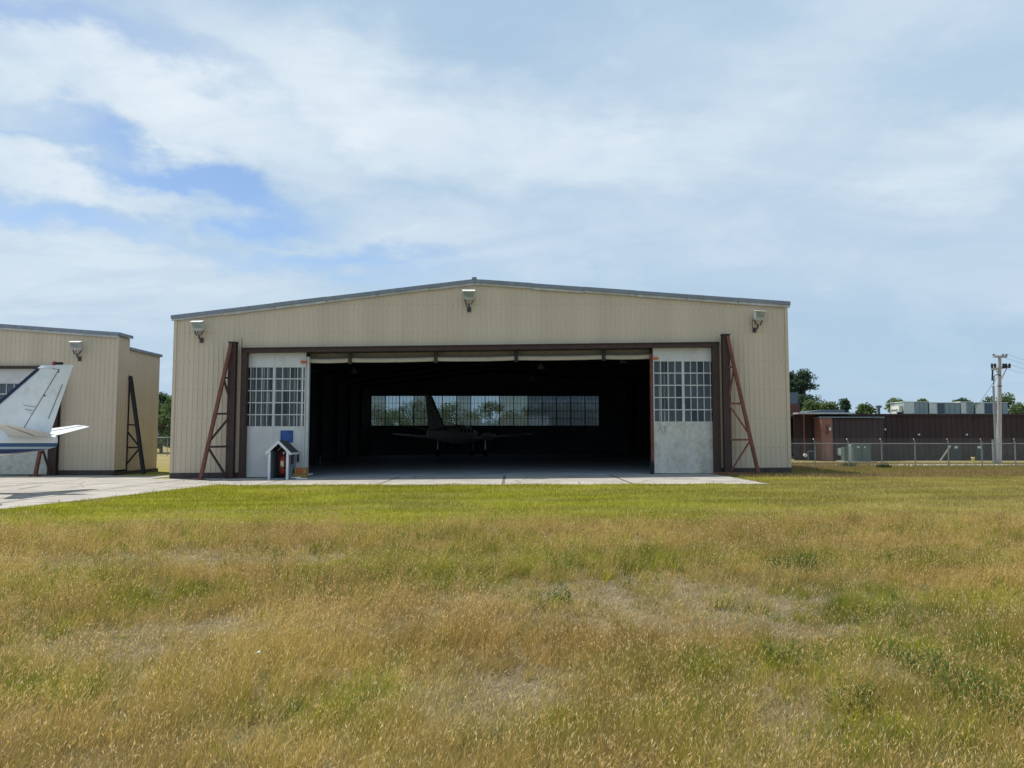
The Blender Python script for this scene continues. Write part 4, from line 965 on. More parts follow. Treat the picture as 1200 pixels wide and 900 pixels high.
    unit(1059, 1087.5, 470.5, 'leftmost rooftop unit, sunlit left half painted pale, right half grey green', 0)
    unit(1089, 1125, 471.5, 'wide rooftop unit with one dark louvre left of its middle', 1)
    unit(1126, 1141, 470.5, 'narrow rooftop unit with its sunlit left side painted cream between two wide units', 2)
    unit(1143, 1181, 471.5, 'rightmost wide rooftop unit behind the utility pole', 3)
    x0, x1 = P(1052, 480, DR).x, P(1058, 480, DR).x
    tt = thing('roof_vent_box', 'small cream box on the roof left of the rooftop units', 'vent', ((x0+x1)/2, DR, zr)); MB().box(x0, x1-.4, DR+.2, DR+1.2, zr, P(1055, 480, DR).z).build('box_body', M['acwhite'], tt); MB().box(x0-.05, x1-.36, DR+.15, DR+1.25, P(1055, 480, DR).z+.001, P(1055, 480, DR).z+.06).build('cap', M['acwhite'], tt)
    p = P(1030, 487, 70); MB().tube([(p.x, 70, zr), (p.x, 70, zr+.75)], .12, 10).tube([(p.x, 70, zr+.75), (p.x, 70, zr+.95), (p.x, 70, zr+1.0)], [.26, .26, .05], 12).build('roof_vent', M['bluegrey'], None, 'small capped vent pipe on the dark roof left of the rooftop units', cat='vent')
    # transformer
    DT = G(1000, 542.5).y; zt = .144
    XX = lambda px: P(px, 530, DT).x
    t = thing('transformer_cabinet', 'dark green transformer cabinet on a pale slab behind the fence', 'transformer', (XX(1007), DT, zt))
    MB().box(XX(990), XX(1023.5), DT-.5, DT+1.6, zt, zt+.12).build('slab', M['conc_pale'], t)
    MB().box(XX(998.5), XX(1019), DT-.2, DT+.9, zt+.121, P(1000, 521.3, DT).z).build('cabinet', M['green'], t)
    MB().box(XX(998), XX(1019.5), DT-.24, DT+.94, P(1000, 521.3, DT).z+.001, P(1000, 521.3, DT).z+.06).build('lid', M['green'], t)
    MB().box(XX(991.5), XX(998), DT+.3, DT+.9, zt+.121, P(1000, 524, DT).z).build('side_box', M['green'], t)
    MB().box(XX(1003), XX(1006), DT-.22, DT-.202, P(1000, 524.5, DT).z, P(1000, 523, DT).z).box(XX(1011.5), XX(1013), DT-.22, DT-.202, P(1000, 525, DT).z, P(1000, 523, DT).z).build('notice', M['lampcap'], t)
    MB().box(XX(1008.4), XX(1008.8), DT-.215, DT-.202, zt+.2, P(1000, 522.5, DT).z).build('door_seam', M['bdoor'], t)
    g = G(996.3, 543.5); MB().tube([(g.x, g.y, g.z), (g.x, g.y, P(996, 521, g.y).z-.05), (g.x, g.y, P(996, 521, g.y).z)], [.095, .095, .05], 12).build('bollard', M['trim_pale'], None, 'white pipe bollard in front of the green transformer cabinet', cat='bollard')
    # fence
    DF = G(1100, 548).y; zf = .144
    def fence(label, pxs, D, h, x0, x1, gname):
        t = thing('chain_link_fence', label, 'fence', (x0, D, gz(x0)))
        z = lambda x: gz(x)
        first = None
        for px in pxs:
            x = P(px, 530, D).x
            if first is None:
                mb = MB(); mb.tube([(x, D, z(x)), (x, D, z(x)+h)], .04, 8); mb.tube([(x, D, z(x)+h), (x-.14, D-.14, z(x)+h+.22)], .03, 6); mb.tube([(x, D, z(x)+h-.02), (x, D, z(x)+h+.05)], .055, 8)
                first = mb.build('post', M['galv'], t); fx = x
            else:
                c = first.copy(); COL.objects.link(c); c.location.x += x-fx; c.location.z += z(x)-z(fx)
        MB().tube([(x0, D+.01, z(x0)+h-.06), (x1, D+.01, z(x1)+h-.06)], .025, 6).build('top_rail', M['galv'], t)
        mb = MB()
        for k in range(3): q = (k+1)/3; mb.tube([(x0, D-.14*q, z(x0)+h+.22*q), (x1, D-.14*q, z(x1)+h+.22*q)], .005, 4)
        mb.build('barbed_wire', M['galv'], t)
        m = bpy.data.materials.get('chain_link')
        if m is None:
            m = bpy.data.materials.new('chain_link'); m.use_nodes = True; N, L = nt(m); b = N['Principled BSDF']; b.inputs['Base Color'].default_value = (.35, .37, .37, 1); b.inputs['Roughness'].default_value = .5
            g = N.new('ShaderNodeNewGeometry'); sp = N.new('ShaderNodeSeparateXYZ'); L.new(g.outputs['Position'], sp.inputs[0])
            outs = []
            for op in ('ADD', 'SUBTRACT'):
                a = N.new('ShaderNodeMath'); a.operation = op; L.new(sp.outputs['X'], a.inputs[0]); L.new(sp.outputs['Z'], a.inputs[1])
                p_ = N.new('ShaderNodeMath'); p_.operation = 'PINGPONG'; L.new(a.outputs[0], p_.inputs[0]); p_.inputs[1].default_value = .04
                l = N.new('ShaderNodeMath'); l.operation = 'LESS_THAN'; L.new(p_.outputs[0], l.inputs[0]); l.inputs[1].default_value = .0035; outs.append(l.outputs[0])
            mx = N.new('ShaderNodeMath'); mx.operation = 'MAXIMUM'; L.new(outs[0], mx.inputs[0]); L.new(outs[1], mx.inputs[1]); L.new(mx.outputs[0], b.inputs['Alpha'])
        MB().add([(x0, D, z(x0)+.03), (x1, D, z(x1)+.03), (x1, D, z(x1)+h-.06), (x0, D, z(x0)+h-.06)], [(0, 1, 2, 3)]).build('wire_mesh', m, t)
        return t
    sp_ = P(994, 530, DF).x-P(955, 530, DF).x
    pxs = [955+39.1*k for k in range(7)]+[955+39.1*k for k in range(7, 14)]
    fence('grey chain link fence with angled barbed wire arms in front of the dark building', pxs, DF, P(1000, 518.5, DF).z-zf, P(925, 530, DF).x, P(955+39.1*13, 530, DF).x, 'r')
    fence('chain link fence in the narrow gap between the two hangars', [165, 196, 227], 90, 2.25, P(150, 530, 90).x, -40, 'l')
    for px, py in ((995, 547.5), (1036, 549)):
        g = G(px, py); tuft(g, px)
    # utility pole
    g = G(1170.5, 544); DPp = g.y; tz = P(1170, 417, DPp).z; xb = g.x; t = thing('utility_pole', 'tall weathered utility pole with two crossarms and a conduit beside the low building', 'utility pole', (xb, DPp, .144))
    xt = P(1171.5, 417, DPp).x
    MB().tube([(xb, DPp, .1), ((xb+xt)/2, DPp, tz/2), (xt, DPp, tz)], [.19, .15, .10], 12).build('pole_shaft', M['pole'], t)
    MB().tube([(xb-.24, DPp-.12, .144), (xb-.20, DPp-.1, P(1170, 452, DPp).z)], .075, 8).tube([(xb-.42, DPp-.1, .144), (xb-.42, DPp-.1, P(1170, 515, DPp).z)], .07, 8).build('conduit', M['galv'], t)
    z1 = P(1170, 418, DPp).z; z2 = P(1170, 431.5, DPp).z; z3 = P(1170, 441, DPp).z
    px_ = lambda px: P(px, 430, DPp).x
    a = MB(); a.bar((px_(1164), DPp-.1, z1), (px_(1181), DPp+.1, z1+.0), .14, .14); ar = a.build('crossarm', M['pole'], t)
    i_ = MB()
    for px in (1165, 1176, 1180): x = px_(px); i_.tube([(x, DPp, z1+.07), (x, DPp, z1+.16), (x, DPp, z1+.22)], [.06, .09, .04], 8)
    i_.build('insulator', M['bluegrey'], ar)
    a = MB(); a.bar((px_(1160.5), DPp-.15, z2-.1), (px_(1183), DPp+.1, z2+.12), .15, .16); a.bar((px_(1165), DPp-.12, z2-.05), (xt, DPp-.1, z2-.75), .05, .05); a.bar((px_(1179), DPp-.12, z2+.05), (xt, DPp-.1, z2-.75), .05, .05); ar = a.build('crossarm', M['pole'], t)
    i_ = MB()
    for px in (1161.5, 1165, 1175, 1178, 1182): x = px_(px); i_.tube([(x, DPp-.1, z2+.0), (x, DPp-.1, z2+.26), (x, DPp-.1, z2+.34)], [.07, .09, .03], 8)
    i_.tube([(px_(1161), DPp-.2, z2-.15), (px_(1160), DPp-.2, z2-.9)], .06, 6)
    i_.build('insulator', M['darksteel'], ar)
    b = MB(); b.tube([(px_(1162), DPp-.15, z3-.6), (px_(1163), DPp-.15, z3), (px_(1166), DPp-.15, z3+.12), (xt-.05, DPp-.15, z3+.02)], .035, 6); b.bar((px_(1167), DPp-.1, z3-.7), (xt, DPp-.1, z3-.7), .06, .06); b.build('cable_loop', M['darksteel'], t)
    # wires off to the right and away
    w = MB()
    for px, z, dx in ((1165, z1+.2, 0), (1180, z1+.2, .1), (1182, z2+.3, .2), (1163, z2+.3, .1)):
        x = px_(px); pts = []
        for k in range(13):
            q = k/12; pts.append((x+q*38, DPp+q*30, z-4*.9*q*(1-q)))
        w.tube(pts, .006, 4)
    w.build('overhead_wire', M['darksteel'], t)
    ga_ = G(1101, 541.3); gt = Vector((xt, DPp, z2-.3)); dd = (gt-ga_)
    MB().tube([ga_, gt], .012, 5).build('guy_wire', M['darksteel'], t)
    MB().tube([ga_, ga_+dd*.19], .055, 8).build('guy_guard', M['yellow'] if False else M['trim_pale'], t)
    g = G(1140.5, 544); MB().tube([g, g+Vector((0, 0, .42))], .10, 8).tube([g+Vector((0, 0, .42)), g+Vector((0, 0, .50))], [.15, .12], 8).build('marker_stub', M['yellow'], None, 'short yellowish marker stub beside the pale path', cat='marker')
def tuft(g, seed):
    n = 160; r = np.random.default_rng(int(seed)); V = []; F = []; C = []
    for k in range(n):
        a = r.random()*2*PI; q = r.random()**.5*.45; x, y = g.x+q*math.cos(a), g.y+q*math.sin(a)*.5; h = .15+.25*r.random(); b = r.random()*PI; w = .02
        i = len(V); V += [(x-w*math.cos(b), y-w*math.sin(b), g.z), (x+w*math.cos(b), y+w*math.sin(b), g.z), (x+(r.random()-.5)*.25, y+(r.random()-.5)*.2, g.z+h)]; F.append((i, i+1, i+2)); c = np.array((.05, .075, .02))*(.7+.6*r.random()); C += [c]*3
    o = np_mesh('weed_clump', np.array(V)-np.array(g), np.array(F), np.zeros((0, 4), int), np.array(C), M['grass']); o.location = g
    setp(o, 'dark weeds around the white bollard foot' if seed < 1000 else 'dark weeds at the foot of the third fence post', 'weeds')
right_side()

# ------------------------------------------------------------------ trees
def leaves(name, centers, radii, n, size, cols, parent, seed, flat=1.0):
    r = np.random.default_rng(seed); k = len(centers); w = np.array(radii)**2.2; w /= w.sum()
    idx = r.choice(k, n, p=w); c = np.array(centers)[idx]; rad = np.array(radii)[idx]
    d = r.normal(size=(n, 3)); d /= np.linalg.norm(d, axis=1)[:, None]; d[:, 2] *= flat
    pos = c+d*(rad*r.random(n)**.45)[:, None]
    sz = size*(.5+r.random(n)); a = r.normal(size=(n, 3)); a /= np.linalg.norm(a, axis=1)[:, None]; b = np.cross(a, r.normal(size=(n, 3))); b /= np.linalg.norm(b, axis=1)[:, None]
    a = a*sz[:, None]; b = b*(sz*.6)[:, None]
    V = np.stack([pos-a, pos+b*.9, pos+a, pos-b], 1).reshape(-1, 3); F = np.arange(n*4).reshape(-1, 4)
    cc = np.array(cols)[r.integers(0, len(cols), n)]*(.75+.5*r.random(n))[:, None]; cl = (.85+.3*r.random(k))[idx]; cc = cc*cl[:, None]
    return np_mesh(name, V, np.zeros((0, 3), int), F, np.repeat(cc, 4, 0), M['leaf'], parent)
GREENS = [(.11, .17, .07), (.14, .20, .075), (.09, .14, .06), (.16, .20, .08)]
DARKG = [(.085, .135, .09), (.10, .16, .09), (.065, .11, .075)]  # greens lightened in the colour itself to suggest distance haze
def tree(px, pytop, D, spread, label, kind='round', seed=0, cols=None, group='trees beyond the airfield buildings', n=None, base=None):
    p = P(px, pytop, D); x = p.x; zt = p.z; z0 = gz(x); Hh = zt-z0; rnd = random.Random(seed)
    t = thing('pine_tree' if kind == 'pine' else 'leafy_tree', label, 'tree', (x, D, z0), group)
    tr = MB(); tr.tube([(0, 0, -.1), (rnd.uniform(-.15, .15), 0, Hh*.4), (rnd.uniform(-.2, .2), 0, Hh*.9)], [Hh*.028, Hh*.02, Hh*.006], 8)
    cs = []; rs = []; limbs = MB()
    if kind == 'pine':
        nl = 12
        for k in range(nl):
            q = .25+.72*k/(nl-1); zc = Hh*q; R0 = spread*(1.05-q)**.75*rnd.uniform(.75, 1.15)
            for j in range(6 if k < nl-1 else 1):
                zc = Hh*(q+rnd.uniform(-.05, .05)) if k < nl-1 else Hh*.94
                a = rnd.uniform(0, 2*PI); L_ = R0*rnd.uniform(.4, 1.25) if k < nl-1 else 0
                e = (L_*math.cos(a), L_*math.sin(a), zc+L_*.10); limbs.tube([(0, 0, zc-.25), (e[0]*.5, e[1]*.5, zc), e], [.07, .05, .02], 5)
                for s in (.35, .65, .95): cs.append((e[0]*s, e[1]*s, zc+.1*L_*s+rnd.uniform(-.15, .25))); rs.append(rnd.uniform(.5, .95)*Hh/11*(1.25-.45*s))
        lf = leaves('crown', cs, rs, n or 7000, .15, cols or DARKG, t, seed, .62)
    else:
        nc = 34
        for k in range(nc):
            a = rnd.uniform(0, 2*PI); u = rnd.uniform(-1, 1); rr = math.sqrt(max(0, 1-u*u))*rnd.uniform(.45, 1)
            c = (spread*.78*rr*math.cos(a), spread*.78*rr*math.sin(a), Hh*.53+Hh*.40*u); cs.append(c); rs.append(rnd.uniform(.16, .34)*spread)
            if k % 2 == 0: limbs.tube([(0, 0, Hh*.3), (c[0]*.5, c[1]*.5, (Hh*.35+c[2])/2), c], [.1, .06, .02], 5)
        cs.append((0, 0, Hh-.25*spread)); rs.append(.22*spread)
        lf = leaves('crown', cs, rs, n or 5500, .17, cols or GREENS, t, seed, .9)
    o = tr
    for part_, nm in ((tr, 'trunk'), (limbs, 'limbs')):
        part_.v = [(v[0]+x, v[1]+D, v[2]+z0) for v in part_.v]; part_.build(nm, M['bark'], t)
    return t
tree(926, 434, 120, 3.6, 'dark pine rising right beside the hangar corner, left of the pair', 'pine', 1, n=9000)
tree(941, 432, 118, 4.6, 'dark pine with a long low branch, right of the pair', 'pine', 2, n=10500)
for i, (px, py, D, sp, lab, k, c) in enumerate((
    (952, 468, 112, 3.0, 'light green tree under the two pines', 'round', GREENS), (968, 472, 110, 3.2, 'round leafy tree just right of the pines', 'round', GREENS),
    (989, 467, 105, 1.9, 'dark narrow tree right of the round leafy tree', 'pine', DARKG), (1014, 474, 110, 3.0, 'low green tree left of the roof vent pipe', 'round', GREENS),
    (1046, 469, 115, 3.8, 'green tree just left of the rooftop units', 'round', GREENS), (1082, 466, 120, 2.4, 'tree top peeking over the leftmost rooftop unit', 'round', GREENS),
    (1126, 465.5, 120, 2.6, 'tree top peeking over the narrow rooftop unit', 'round', DARKG), (1158, 462, 125, 4.2, 'dark tree behind the utility pole', 'round', DARKG+GREENS[:1]),
    (1178, 462.5, 120, 3.6, 'green tree just right of the utility pole', 'round', GREENS), (1196, 473, 118, 3.4, 'green tree at the right edge of the view', 'round', GREENS),
    (191, 459, 108, 3.4, 'dark tree in the gap between the hangars', 'round', DARKG+GREENS[:2]), (205, 463, 104, 3.0, 'tree half hidden by the left edge of the open hangar', 'round', GREENS),
    (176, 462, 112, 3.0, 'tree behind the side wall of the left hangar', 'round', GREENS))):
    tree(px, py, D, sp, lab, k, 20+i, c)
NTH = ('leftmost', 'second', 'third', 'fourth', 'fifth', 'sixth', 'seventh', 'eighth', 'ninth', 'tenth', 'eleventh', 'rightmost')
for i, (px, py, sp) in enumerate(((441, 477, 5.5), (462, 481, 5), (484, 470, 6), (507, 475, 5.5), (529, 473, 5.5), (551, 482, 4.8), (575, 468, 4.4), (598, 484, 5), (622, 478, 6), (645, 474, 6), (668, 472, 6), (694, 476, 6))):
    tree(px, py, 150+7*(i % 3), sp, NTH[i]+(' leafy tree' if i in (0, 11) else ' leafy tree from the left')+' in the row seen through the hangar rear windows', 'round', 60+i, GREENS, group='trees seen through the rear windows', n=4500)

# ------------------------------------------------------------------ grass
def ell(x, y, px, py, rx, ry):
    """soft patch on the ground: centre pixel, half sizes in metres"""
    c = G(px, py); d = np.sqrt(((x-c.x)/rx)**2+((y-c.y)/ry)**2)+(fbm(x*1.3+px, y*1.3)-.5)*.9
    return np.clip(1.4-d, 0, 1)
def blades(N_, x, y, h, w, lean, bend, colb, colt, seeds, name, headc=None):
    r = np.random.default_rng(5)
    n = len(x); th = r.random(n)*PI; wx = np.cos(th)*w; wy = np.sin(th)*w
    la = r.normal(.6, 1.3, n); lx = np.cos(la)*lean*h; ly = np.sin(la)*lean*h
    z = gzn(x)
    def row(q, ws): 
        cx = x+lx*(q+bend*q*q); cy = y+ly*(q+bend*q*q); cz = z+h*q*(1-.25*bend*q*lean)
        return cx, cy, cz, ws
    V = np.zeros((n, 5, 3)); C = np.zeros((n, 5, 3))
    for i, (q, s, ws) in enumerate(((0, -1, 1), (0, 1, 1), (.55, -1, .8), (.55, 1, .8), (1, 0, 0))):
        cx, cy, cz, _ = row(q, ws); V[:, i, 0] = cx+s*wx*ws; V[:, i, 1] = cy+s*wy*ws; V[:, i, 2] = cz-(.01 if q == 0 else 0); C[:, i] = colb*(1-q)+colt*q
    b = np.arange(n)*5
    F4 = np.stack([b, b+1, b+3, b+2], 1); F3 = np.stack([b+2, b+3, b+4], 1)
    V = V.reshape(-1, 3); C = C.reshape(-1, 3)
    if seeds is not None and seeds.any():
        s = np.where(seeds)[0]; m = len(s); cx, cy, cz, _ = row(1.0, 0); bs = np.stack([cx, cy, cz], 1)[s]; cx, cy, cz, _ = row(.8, 0); lo = np.stack([cx, cy, cz], 1)[s]
        dr_ = bs-lo; dr_ /= np.linalg.norm(dr_, axis=1)[:, None]+1e-9; dr_ = dr_+r.normal(size=(m, 3))*.35+np.stack([lx[s]*1.5, ly[s]*1.5, np.zeros(m)], 1); dr_ /= np.linalg.norm(dr_, axis=1)[:, None]
        hl = (.012+.024*r.random(m)); tip = bs+dr_*hl[:, None]; bs = bs-dr_*.004
        mid = (tip*.45+bs*.55); sw = hl*.06+w[s]*.9
        parts = []; cc = headc[s] if headc is not None else colt[s]*1.15
        for ang in (0, PI/2):
            ox = np.cos(th[s]+ang)*sw; oy = np.sin(th[s]+ang)*sw; off = np.stack([ox, oy, np.zeros(m)], 1)
            parts.append(np.stack([bs, mid+off, tip, mid-off], 1).reshape(-1, 3))
        V2 = np.concatenate(parts); o = len(V); F4 = np.concatenate([F4, o+np.arange(len(V2)).reshape(-1, 4)]); V = np.concatenate([V, V2]); C = np.concatenate([C, np.repeat(np.concatenate([cc, cc]), 4, 0)])
    return V, F3, F4, np.clip(C, 0, 1)
def scatter(y0, y1, dens, r, margin=.8):
    """points in a wedge in front of the camera, density per m2 as a function of y"""
    out = []
    ys = np.arange(y0, y1, .5)
    for y in ys:
        hw = .70*(y+.5)+margin; n = int(2*hw*.5*dens(y+.25)); out.append(np.stack([(r.random(n)*2-1)*hw, y+r.random(n)*.5], 1))
    return np.concatenate(out)
def meadow():
    r = np.random.default_rng(21)
    # the meadow grows in tufts: each tuft has a kind, a height, a lean and a colour of its own
    tp = scatter(2.5, 18.8, lambda y: 150 if y < 5 else (120 if y < 8 else (80 if y < 12 else 52)), r)
    tx, ty = tp[:, 0], tp[:, 1]
    edge = 17.2+1.0*(fbm(tx*.25+3, tx*0+1)-.5)*2
    keep = ty < edge+r.normal(size=len(tx))*.25; tx, ty = tx[keep], ty[keep]
    green = np.zeros(len(tx)); bare = np.zeros(len(tx))
    for a in ((560, 665, 3.0, 1.5), (640, 662, 2.8, 1.5), (505, 680, 1.4, .9), (655, 708, .6, .5), (930, 775, .6, .4), (1150, 820, .7, .6), (945, 667, 1.0, .6), (1075, 662, 1.8, .8), (450, 822, .4, .25), (140, 665, 1.2, .9), (80, 690, .8, .5), (190, 702, .7, .6), (760, 660, 1.6, .8), (1040, 715, 1.4, .9), (970, 730, 1.4, .6), (380, 850, .6, .35), (790, 850, .6, .3), (640, 870, .5, .3), (1010, 880, .8, .4), (870, 800, .8, .5), (60, 820, .5, .4), (1080, 770, .9, .5)): green = np.maximum(green, ell(tx, ty, *a))
    for a in ((680, 694, 1.7, .9), (780, 697, 2.3, 1.1), (840, 718, 1.6, .8), (900, 742, 1.1, .6), (545, 828, .6, .5), (590, 808, .5, .35), (180, 660, 1.9, .8), (310, 660, 1.5, .6), (120, 762, 1.0, .65), (1010, 748, 1.1, .5), (210, 745, .9, .6), (700, 732, 1.0, .5), (930, 830, .4, .3), (1060, 790, .6, .35), (420, 745, .7, .4)): bare = np.maximum(bare, ell(tx, ty, *a))
    bn = np.clip((fbm(tx*2.6+9, ty*2.6+4, 4)-.36)*4, 0, 1); bare = bare*(.25+.75*bn)
    n1 = fbm(tx*.45+5, ty*.6+9, 5); n2 = fbm(tx*1.4+50, ty*1.4+3, 4); n4 = fbm(tx*.3+80, ty*.4+44, 4); n5 = fbm(tx*3.5+20, ty*3.5+33, 3)
    thin = np.clip((n5-.58)*6, 0, 1)*.6
    k = r.random(len(tx)) < 1-np.maximum(bare*.80, thin)
    tx, ty, green, bare, n1, n2, n4 = [v[k] for v in (tx, ty, green, bare, n1, n2, n4)]
    nt_ = len(tx); gf = np.clip(green*.85+np.clip((n1-.51)*4, 0, .4), 0, .9)
    tg = r.random(nt_) < (.06+.70*gf)
    th_ = np.exp(r.normal(0, .28, nt_))*(.65+.75*n2)*(1-.62*np.clip(bare*1.2, 0, 1)); trad = (.035+.07*r.random(nt_))*(1+np.clip((ty-6)/12, 0, 1)*.6)
    tlx = r.normal(.10, .28, nt_); tly = r.normal(0, .28, nt_)
    nb_ = (22+26*r.random(nt_)).astype(int); nb_ = np.where(ty > 12, (nb_*.75).astype(int), nb_)
    idx = np.repeat(np.arange(nt_), nb_); n = len(idx)
    aa = r.random(n)*2*PI; rr_ = trad[idx]*np.sqrt(r.random(n))*1.25; x = tx[idx]+rr_*np.cos(aa); y = ty[idx]+rr_*np.sin(aa)
    isg = tg[idx]; stem = r.random(n) < np.where(isg, .035, .25)*(.6+1.1*np.clip(n2[idx]*2-.5, 0, 1))*(1-.5*bare[idx])
    h = np.where(isg, .10+.11*r.random(n), .07+.12*r.random(n)); h = np.where(stem, .20+.17*r.random(n), h)*th_[idx]*1.02
    far = np.clip((y-4)/12, 0, 1)
    w = np.where(stem, .0006, .0013)*(.9+far*2.2)*(.8+.5*r.random(n))
    lean = (.25+.9*r.random(n)**1.5)*np.where(stem, .35, .8); flat = r.random(n) < (.10+.45*np.clip(bare[idx], 0, 1)); lean = np.where(flat, 2.3, lean); h = np.where(flat, h*.35, h)
    red = np.clip((n4-.46)*5, 0, 1)[:, None]
    def mixc(a, b, q): return np.array(a)*(1-q)+np.array(b)*q
    u = r.random((nt_, 1)); v = r.random((nt_, 1))
    farb = np.clip((ty-10)/4, 0, 1)[:, None]*.45; red = np.maximum(red, farb); tdry = mixc((.82, .61, .24), (.52, .38, .075), u); tdry = tdry*(1-.6*red)+np.array((.70, .43, .18))*.6*red; deep = r.random((nt_, 1)) > .72; tdry = np.where(deep, tdry*.5, tdry)
    gy = np.array((.56, .46, .34)); bb = np.clip(bare*1.3, 0, 1)[:, None]; tdry = tdry*(1-.65*bb)+gy*.65*bb
    tgr = mixc((.22, .27, .022), (.46, .42, .04), u); tgr = np.where(v > .75, np.array((.13, .20, .03)), tgr)
    tcol = np.where(tg[:, None], tgr, tdry)*(.78+.4*r.random((nt_, 1)))*(.82+.55*np.clip((fbm(tx*.9+31, ty*1.1+77, 4)-.3)*2.2, 0, 1))[:, None]
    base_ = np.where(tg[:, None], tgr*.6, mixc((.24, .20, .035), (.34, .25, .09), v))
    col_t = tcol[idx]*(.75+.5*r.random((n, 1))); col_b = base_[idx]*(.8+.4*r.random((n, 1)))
    head = mixc((.92, .72, .36), (.76, .53, .22), r.random((n, 1))); head = np.where(r.random((n, 1)) > .85, np.array((.95, .85, .58)), head)*(.8+.35*r.random((n, 1)))
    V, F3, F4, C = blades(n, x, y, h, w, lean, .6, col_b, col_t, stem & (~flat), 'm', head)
    o = np_mesh('meadow_grass', V, F3, F4, C, M['grass']); setp(o, 'tall dry golden meadow grass with green patches filling the foreground', 'grass', kind='stuff')
    # thatch: short flat litter so that bare soil is not smooth
    pts = scatter(2.6, 17.5, lambda y: 2200 if y < 6 else (1300 if y < 10 else 600), r); x, y = pts[:, 0], pts[:, 1]; n = len(x); u = r.random((n, 1))
    h = .02+.04*r.random(n); lean = 1.5+2.5*r.random(n); c = np.array((.60, .50, .35))*u+np.array((.28, .23, .11))*(1-u); w = .0018*(1+np.clip((y-4)/12, 0, 1)*1.5)
    V, F3, F4, C = blades(n, x, y, h, w*np.ones(n), lean, .1, c*.9, c, None, 't'); o = np_mesh('thatch', V, F3, F4, C, M['grass']); setp(o, 'flattened dead straw lying on the soil between the grass tufts', 'thatch', kind='stuff')
    # mown lawn
    pts = scatter(16.0, 36.0, lambda y: 700 if y < 20 else (450 if y < 26 else 300), r, 2); x, y = pts[:, 0], pts[:, 1]
    edge = 17.2+1.0*(fbm(x*.25+3, x*0+1)-.5)*2
    fe = np.array([front_edge(float(q)) for q in np.linspace(-60, 60, 2401)]); fy = np.interp(x, np.linspace(-60, 60, 2401), fe)
    fy = np.where(x > ge.x, 99, fy)
    k = (y > edge-.4) & (y < fy+.03+np.clip(fbm(x*1.1+5, y*.2, 4)-.42, 0, 1)*2.2*(.3+.7*r.random(len(x)))); x, y = x[k], y[k]; n = len(x)
    u = r.random((n, 1)); s = np.clip((x-4)/12+(fbm(x*.2, y*.4)-.5)*1.6, 0, 1)[:, None]; pt = np.clip((fbm(x*.35+7, y*.9+2)-.45)*4, 0, 1)[:, None]
    g1 = np.array((.29, .31, .022))*u+np.array((.52, .47, .06))*(1-u); g2 = np.array((.34, .31, .06))*u+np.array((.52, .43, .15))*(1-u)
    c = g1*(1-s)+g2*s; c = c*(1-.6*pt)+np.array((.44, .37, .14))*.6*pt; c = c*(.72+.5*r.random((n, 1)))*(.8+.5*np.clip((fbm(x*.5+70, y*1.2+7, 4)-.3)*2.2, 0, 1)[:, None])
    h = (.05+.05*r.random(n))*(1+.9*(r.random(n) < .04)); w = .006*(.7+.6*r.random(n))*(y/22)
    V, F3, F4, C = blades(n, x, y, h, w, .7*r.random(n), .3, c*.8, c, None, 'l'); o = np_mesh('mown_lawn', V, F3, F4, C, M['grass']); setp(o, 'short mown green lawn between the meadow and the apron', 'grass', kind='stuff')
    # rough grass farther right
    pts = scatter(36, 56, lambda y: 120, r, 3); x, y = pts[:, 0], pts[:, 1]; k = (x > ge.x+.3) & (np.abs(y-G(1100, 545.3).y) > .9) ; x, y = x[k], y[k]; n = len(x); u = r.random((n, 1))
    q = np.clip((fbm(x*.12+4, y*.5+8)-.4)*4, 0, 1)[:, None]
    c = (np.array((.22, .21, .05))*u+np.array((.34, .28, .09))*(1-u))*(1-q)+(np.array((.38, .25, .14))*u+np.array((.30, .22, .10))*(1-u))*q
    h = .07+.12*r.random(n)*(.4+q[:, 0]); w = .013*np.ones(n)
    V, F3, F4, C = blades(n, x, y, h, w, .6*r.random(n), .3, c*.8, c, None, 'l'); o = np_mesh('rough_grass', V, F3, F4, C, M['grass']); setp(o, 'rough olive and reddish grass right of the hangar before the fence', 'grass', kind='stuff')
meadow()
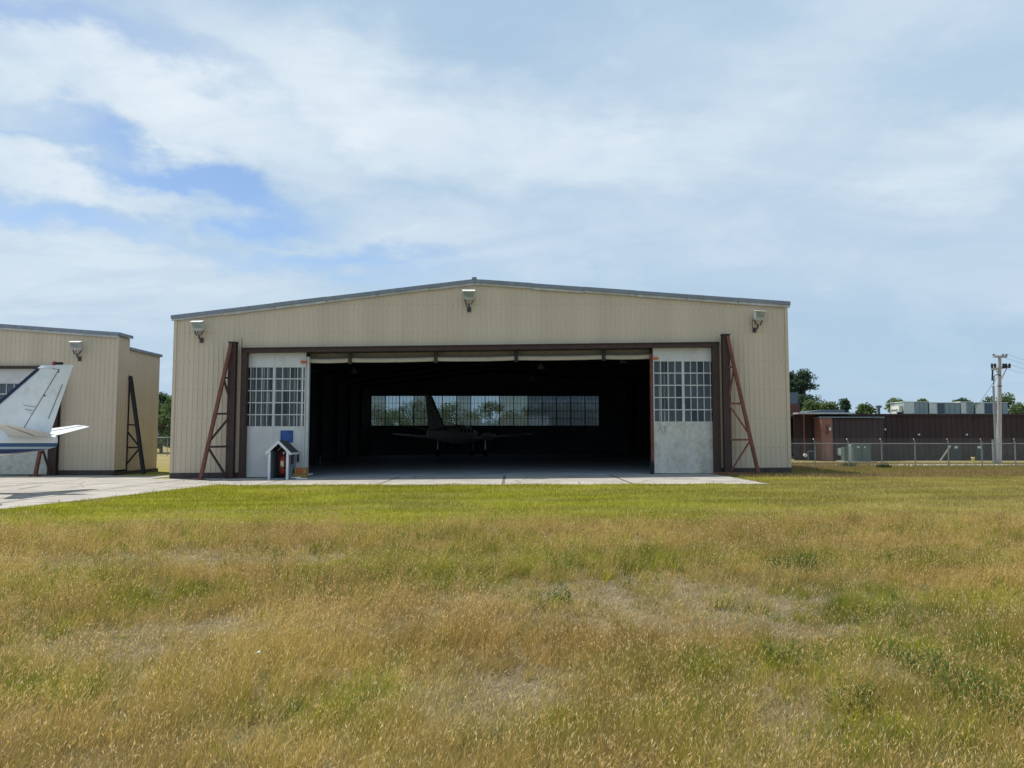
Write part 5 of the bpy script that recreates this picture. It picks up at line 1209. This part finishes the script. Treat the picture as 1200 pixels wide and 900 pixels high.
def weed(px, py, s, label, seed):
    g = G(px, py); r = np.random.default_rng(seed); V = []; F = []; C = []
    for st in range(int(26*s)+6):
        a = r.random()*2*PI; q = r.random()**.5*.22*s; bx, by = q*math.cos(a), q*math.sin(a); hh = (.10+.16*r.random())*s**.5; lx, ly = (r.random(2)-.5)*.16
        for k in range(9):
            t_ = (k+1)/9; cx, cy, cz = bx+lx*t_, by+ly*t_, hh*t_; b = k*2.4+r.random(); L_ = .055*(1.1-.5*t_)*(.7+.6*r.random()); W_ = L_*.28; up = .35*L_
            dx, dy = math.cos(b), math.sin(b); i = len(V)
            V += [(cx, cy, cz), (cx+dx*L_*.5-dy*W_, cy+dy*L_*.5+dx*W_, cz+up), (cx+dx*L_, cy+dy*L_, cz+up*.8), (cx+dx*L_*.5+dy*W_, cy+dy*L_*.5-dx*W_, cz+up)]; F.append((i, i+1, i+2, i+3))
            c = np.array((.06, .115, .022))*(.75+.6*r.random()); C += [c]*4
        i = len(V); V += [(bx-.002, by, -.01), (bx+.002, by, -.01), (bx+lx+.001, by+ly, hh), (bx+lx-.001, by+ly, hh)]; F.append((i, i+1, i+2, i+3)); C += [np.array((.08, .10, .03))]*4
    o = np_mesh('leafy_weed', np.array(V), np.zeros((0, 3), int), np.array(F), np.array(C), M['leaf']); o.location = g; setp(o, label, 'weed', 'leafy weeds in the meadow')
weed(1158, 838, 1.5, 'large leafy green weed near the lower right of the meadow', 1); weed(1120, 820, 1.0, 'leafy weed just left of the large lower right weed', 2)
weed(930, 672, 1.7, 'leafy weed in the dry grass in front of the hangar right corner, left of two', 3); weed(962, 670, 1.5, 'leafy weed in the dry grass in front of the hangar right corner, right of two', 4)
weed(655, 708, .7, 'leafy weed at the left end of the bare grey patch', 5); weed(930, 785, 1.0, 'leafy weed low in the grass right of the middle', 6); weed(1000, 835, .8, 'small leafy weed between the lower right weed and the middle', 7); weed(1090, 790, .9, 'leafy weed upper left of the large lower right weed', 8)
g = G(302, 797)
MB().add([(g.x-.018, g.y, g.z+.22), (g.x+.006, g.y-.012, g.z+.23), (g.x+.02, g.y, g.z+.217), (g.x+.008, g.y+.015, g.z+.24), (g.x-.008, g.y+.012, g.z+.208)], [(0, 1, 3), (1, 2, 3), (0, 3, 4), (4, 3, 2), (0, 4, 1), (1, 4, 2)]).add([(g.x-.001, g.y, g.z-.01), (g.x+.002, g.y, g.z-.01), (g.x+.002, g.y, g.z+.22), (g.x-.001, g.y, g.z+.22)], [(0, 1, 2, 3)]).build('white_flower', M['litter'], None, 'tiny white flower head standing in the grass left of the middle', cat='flower')
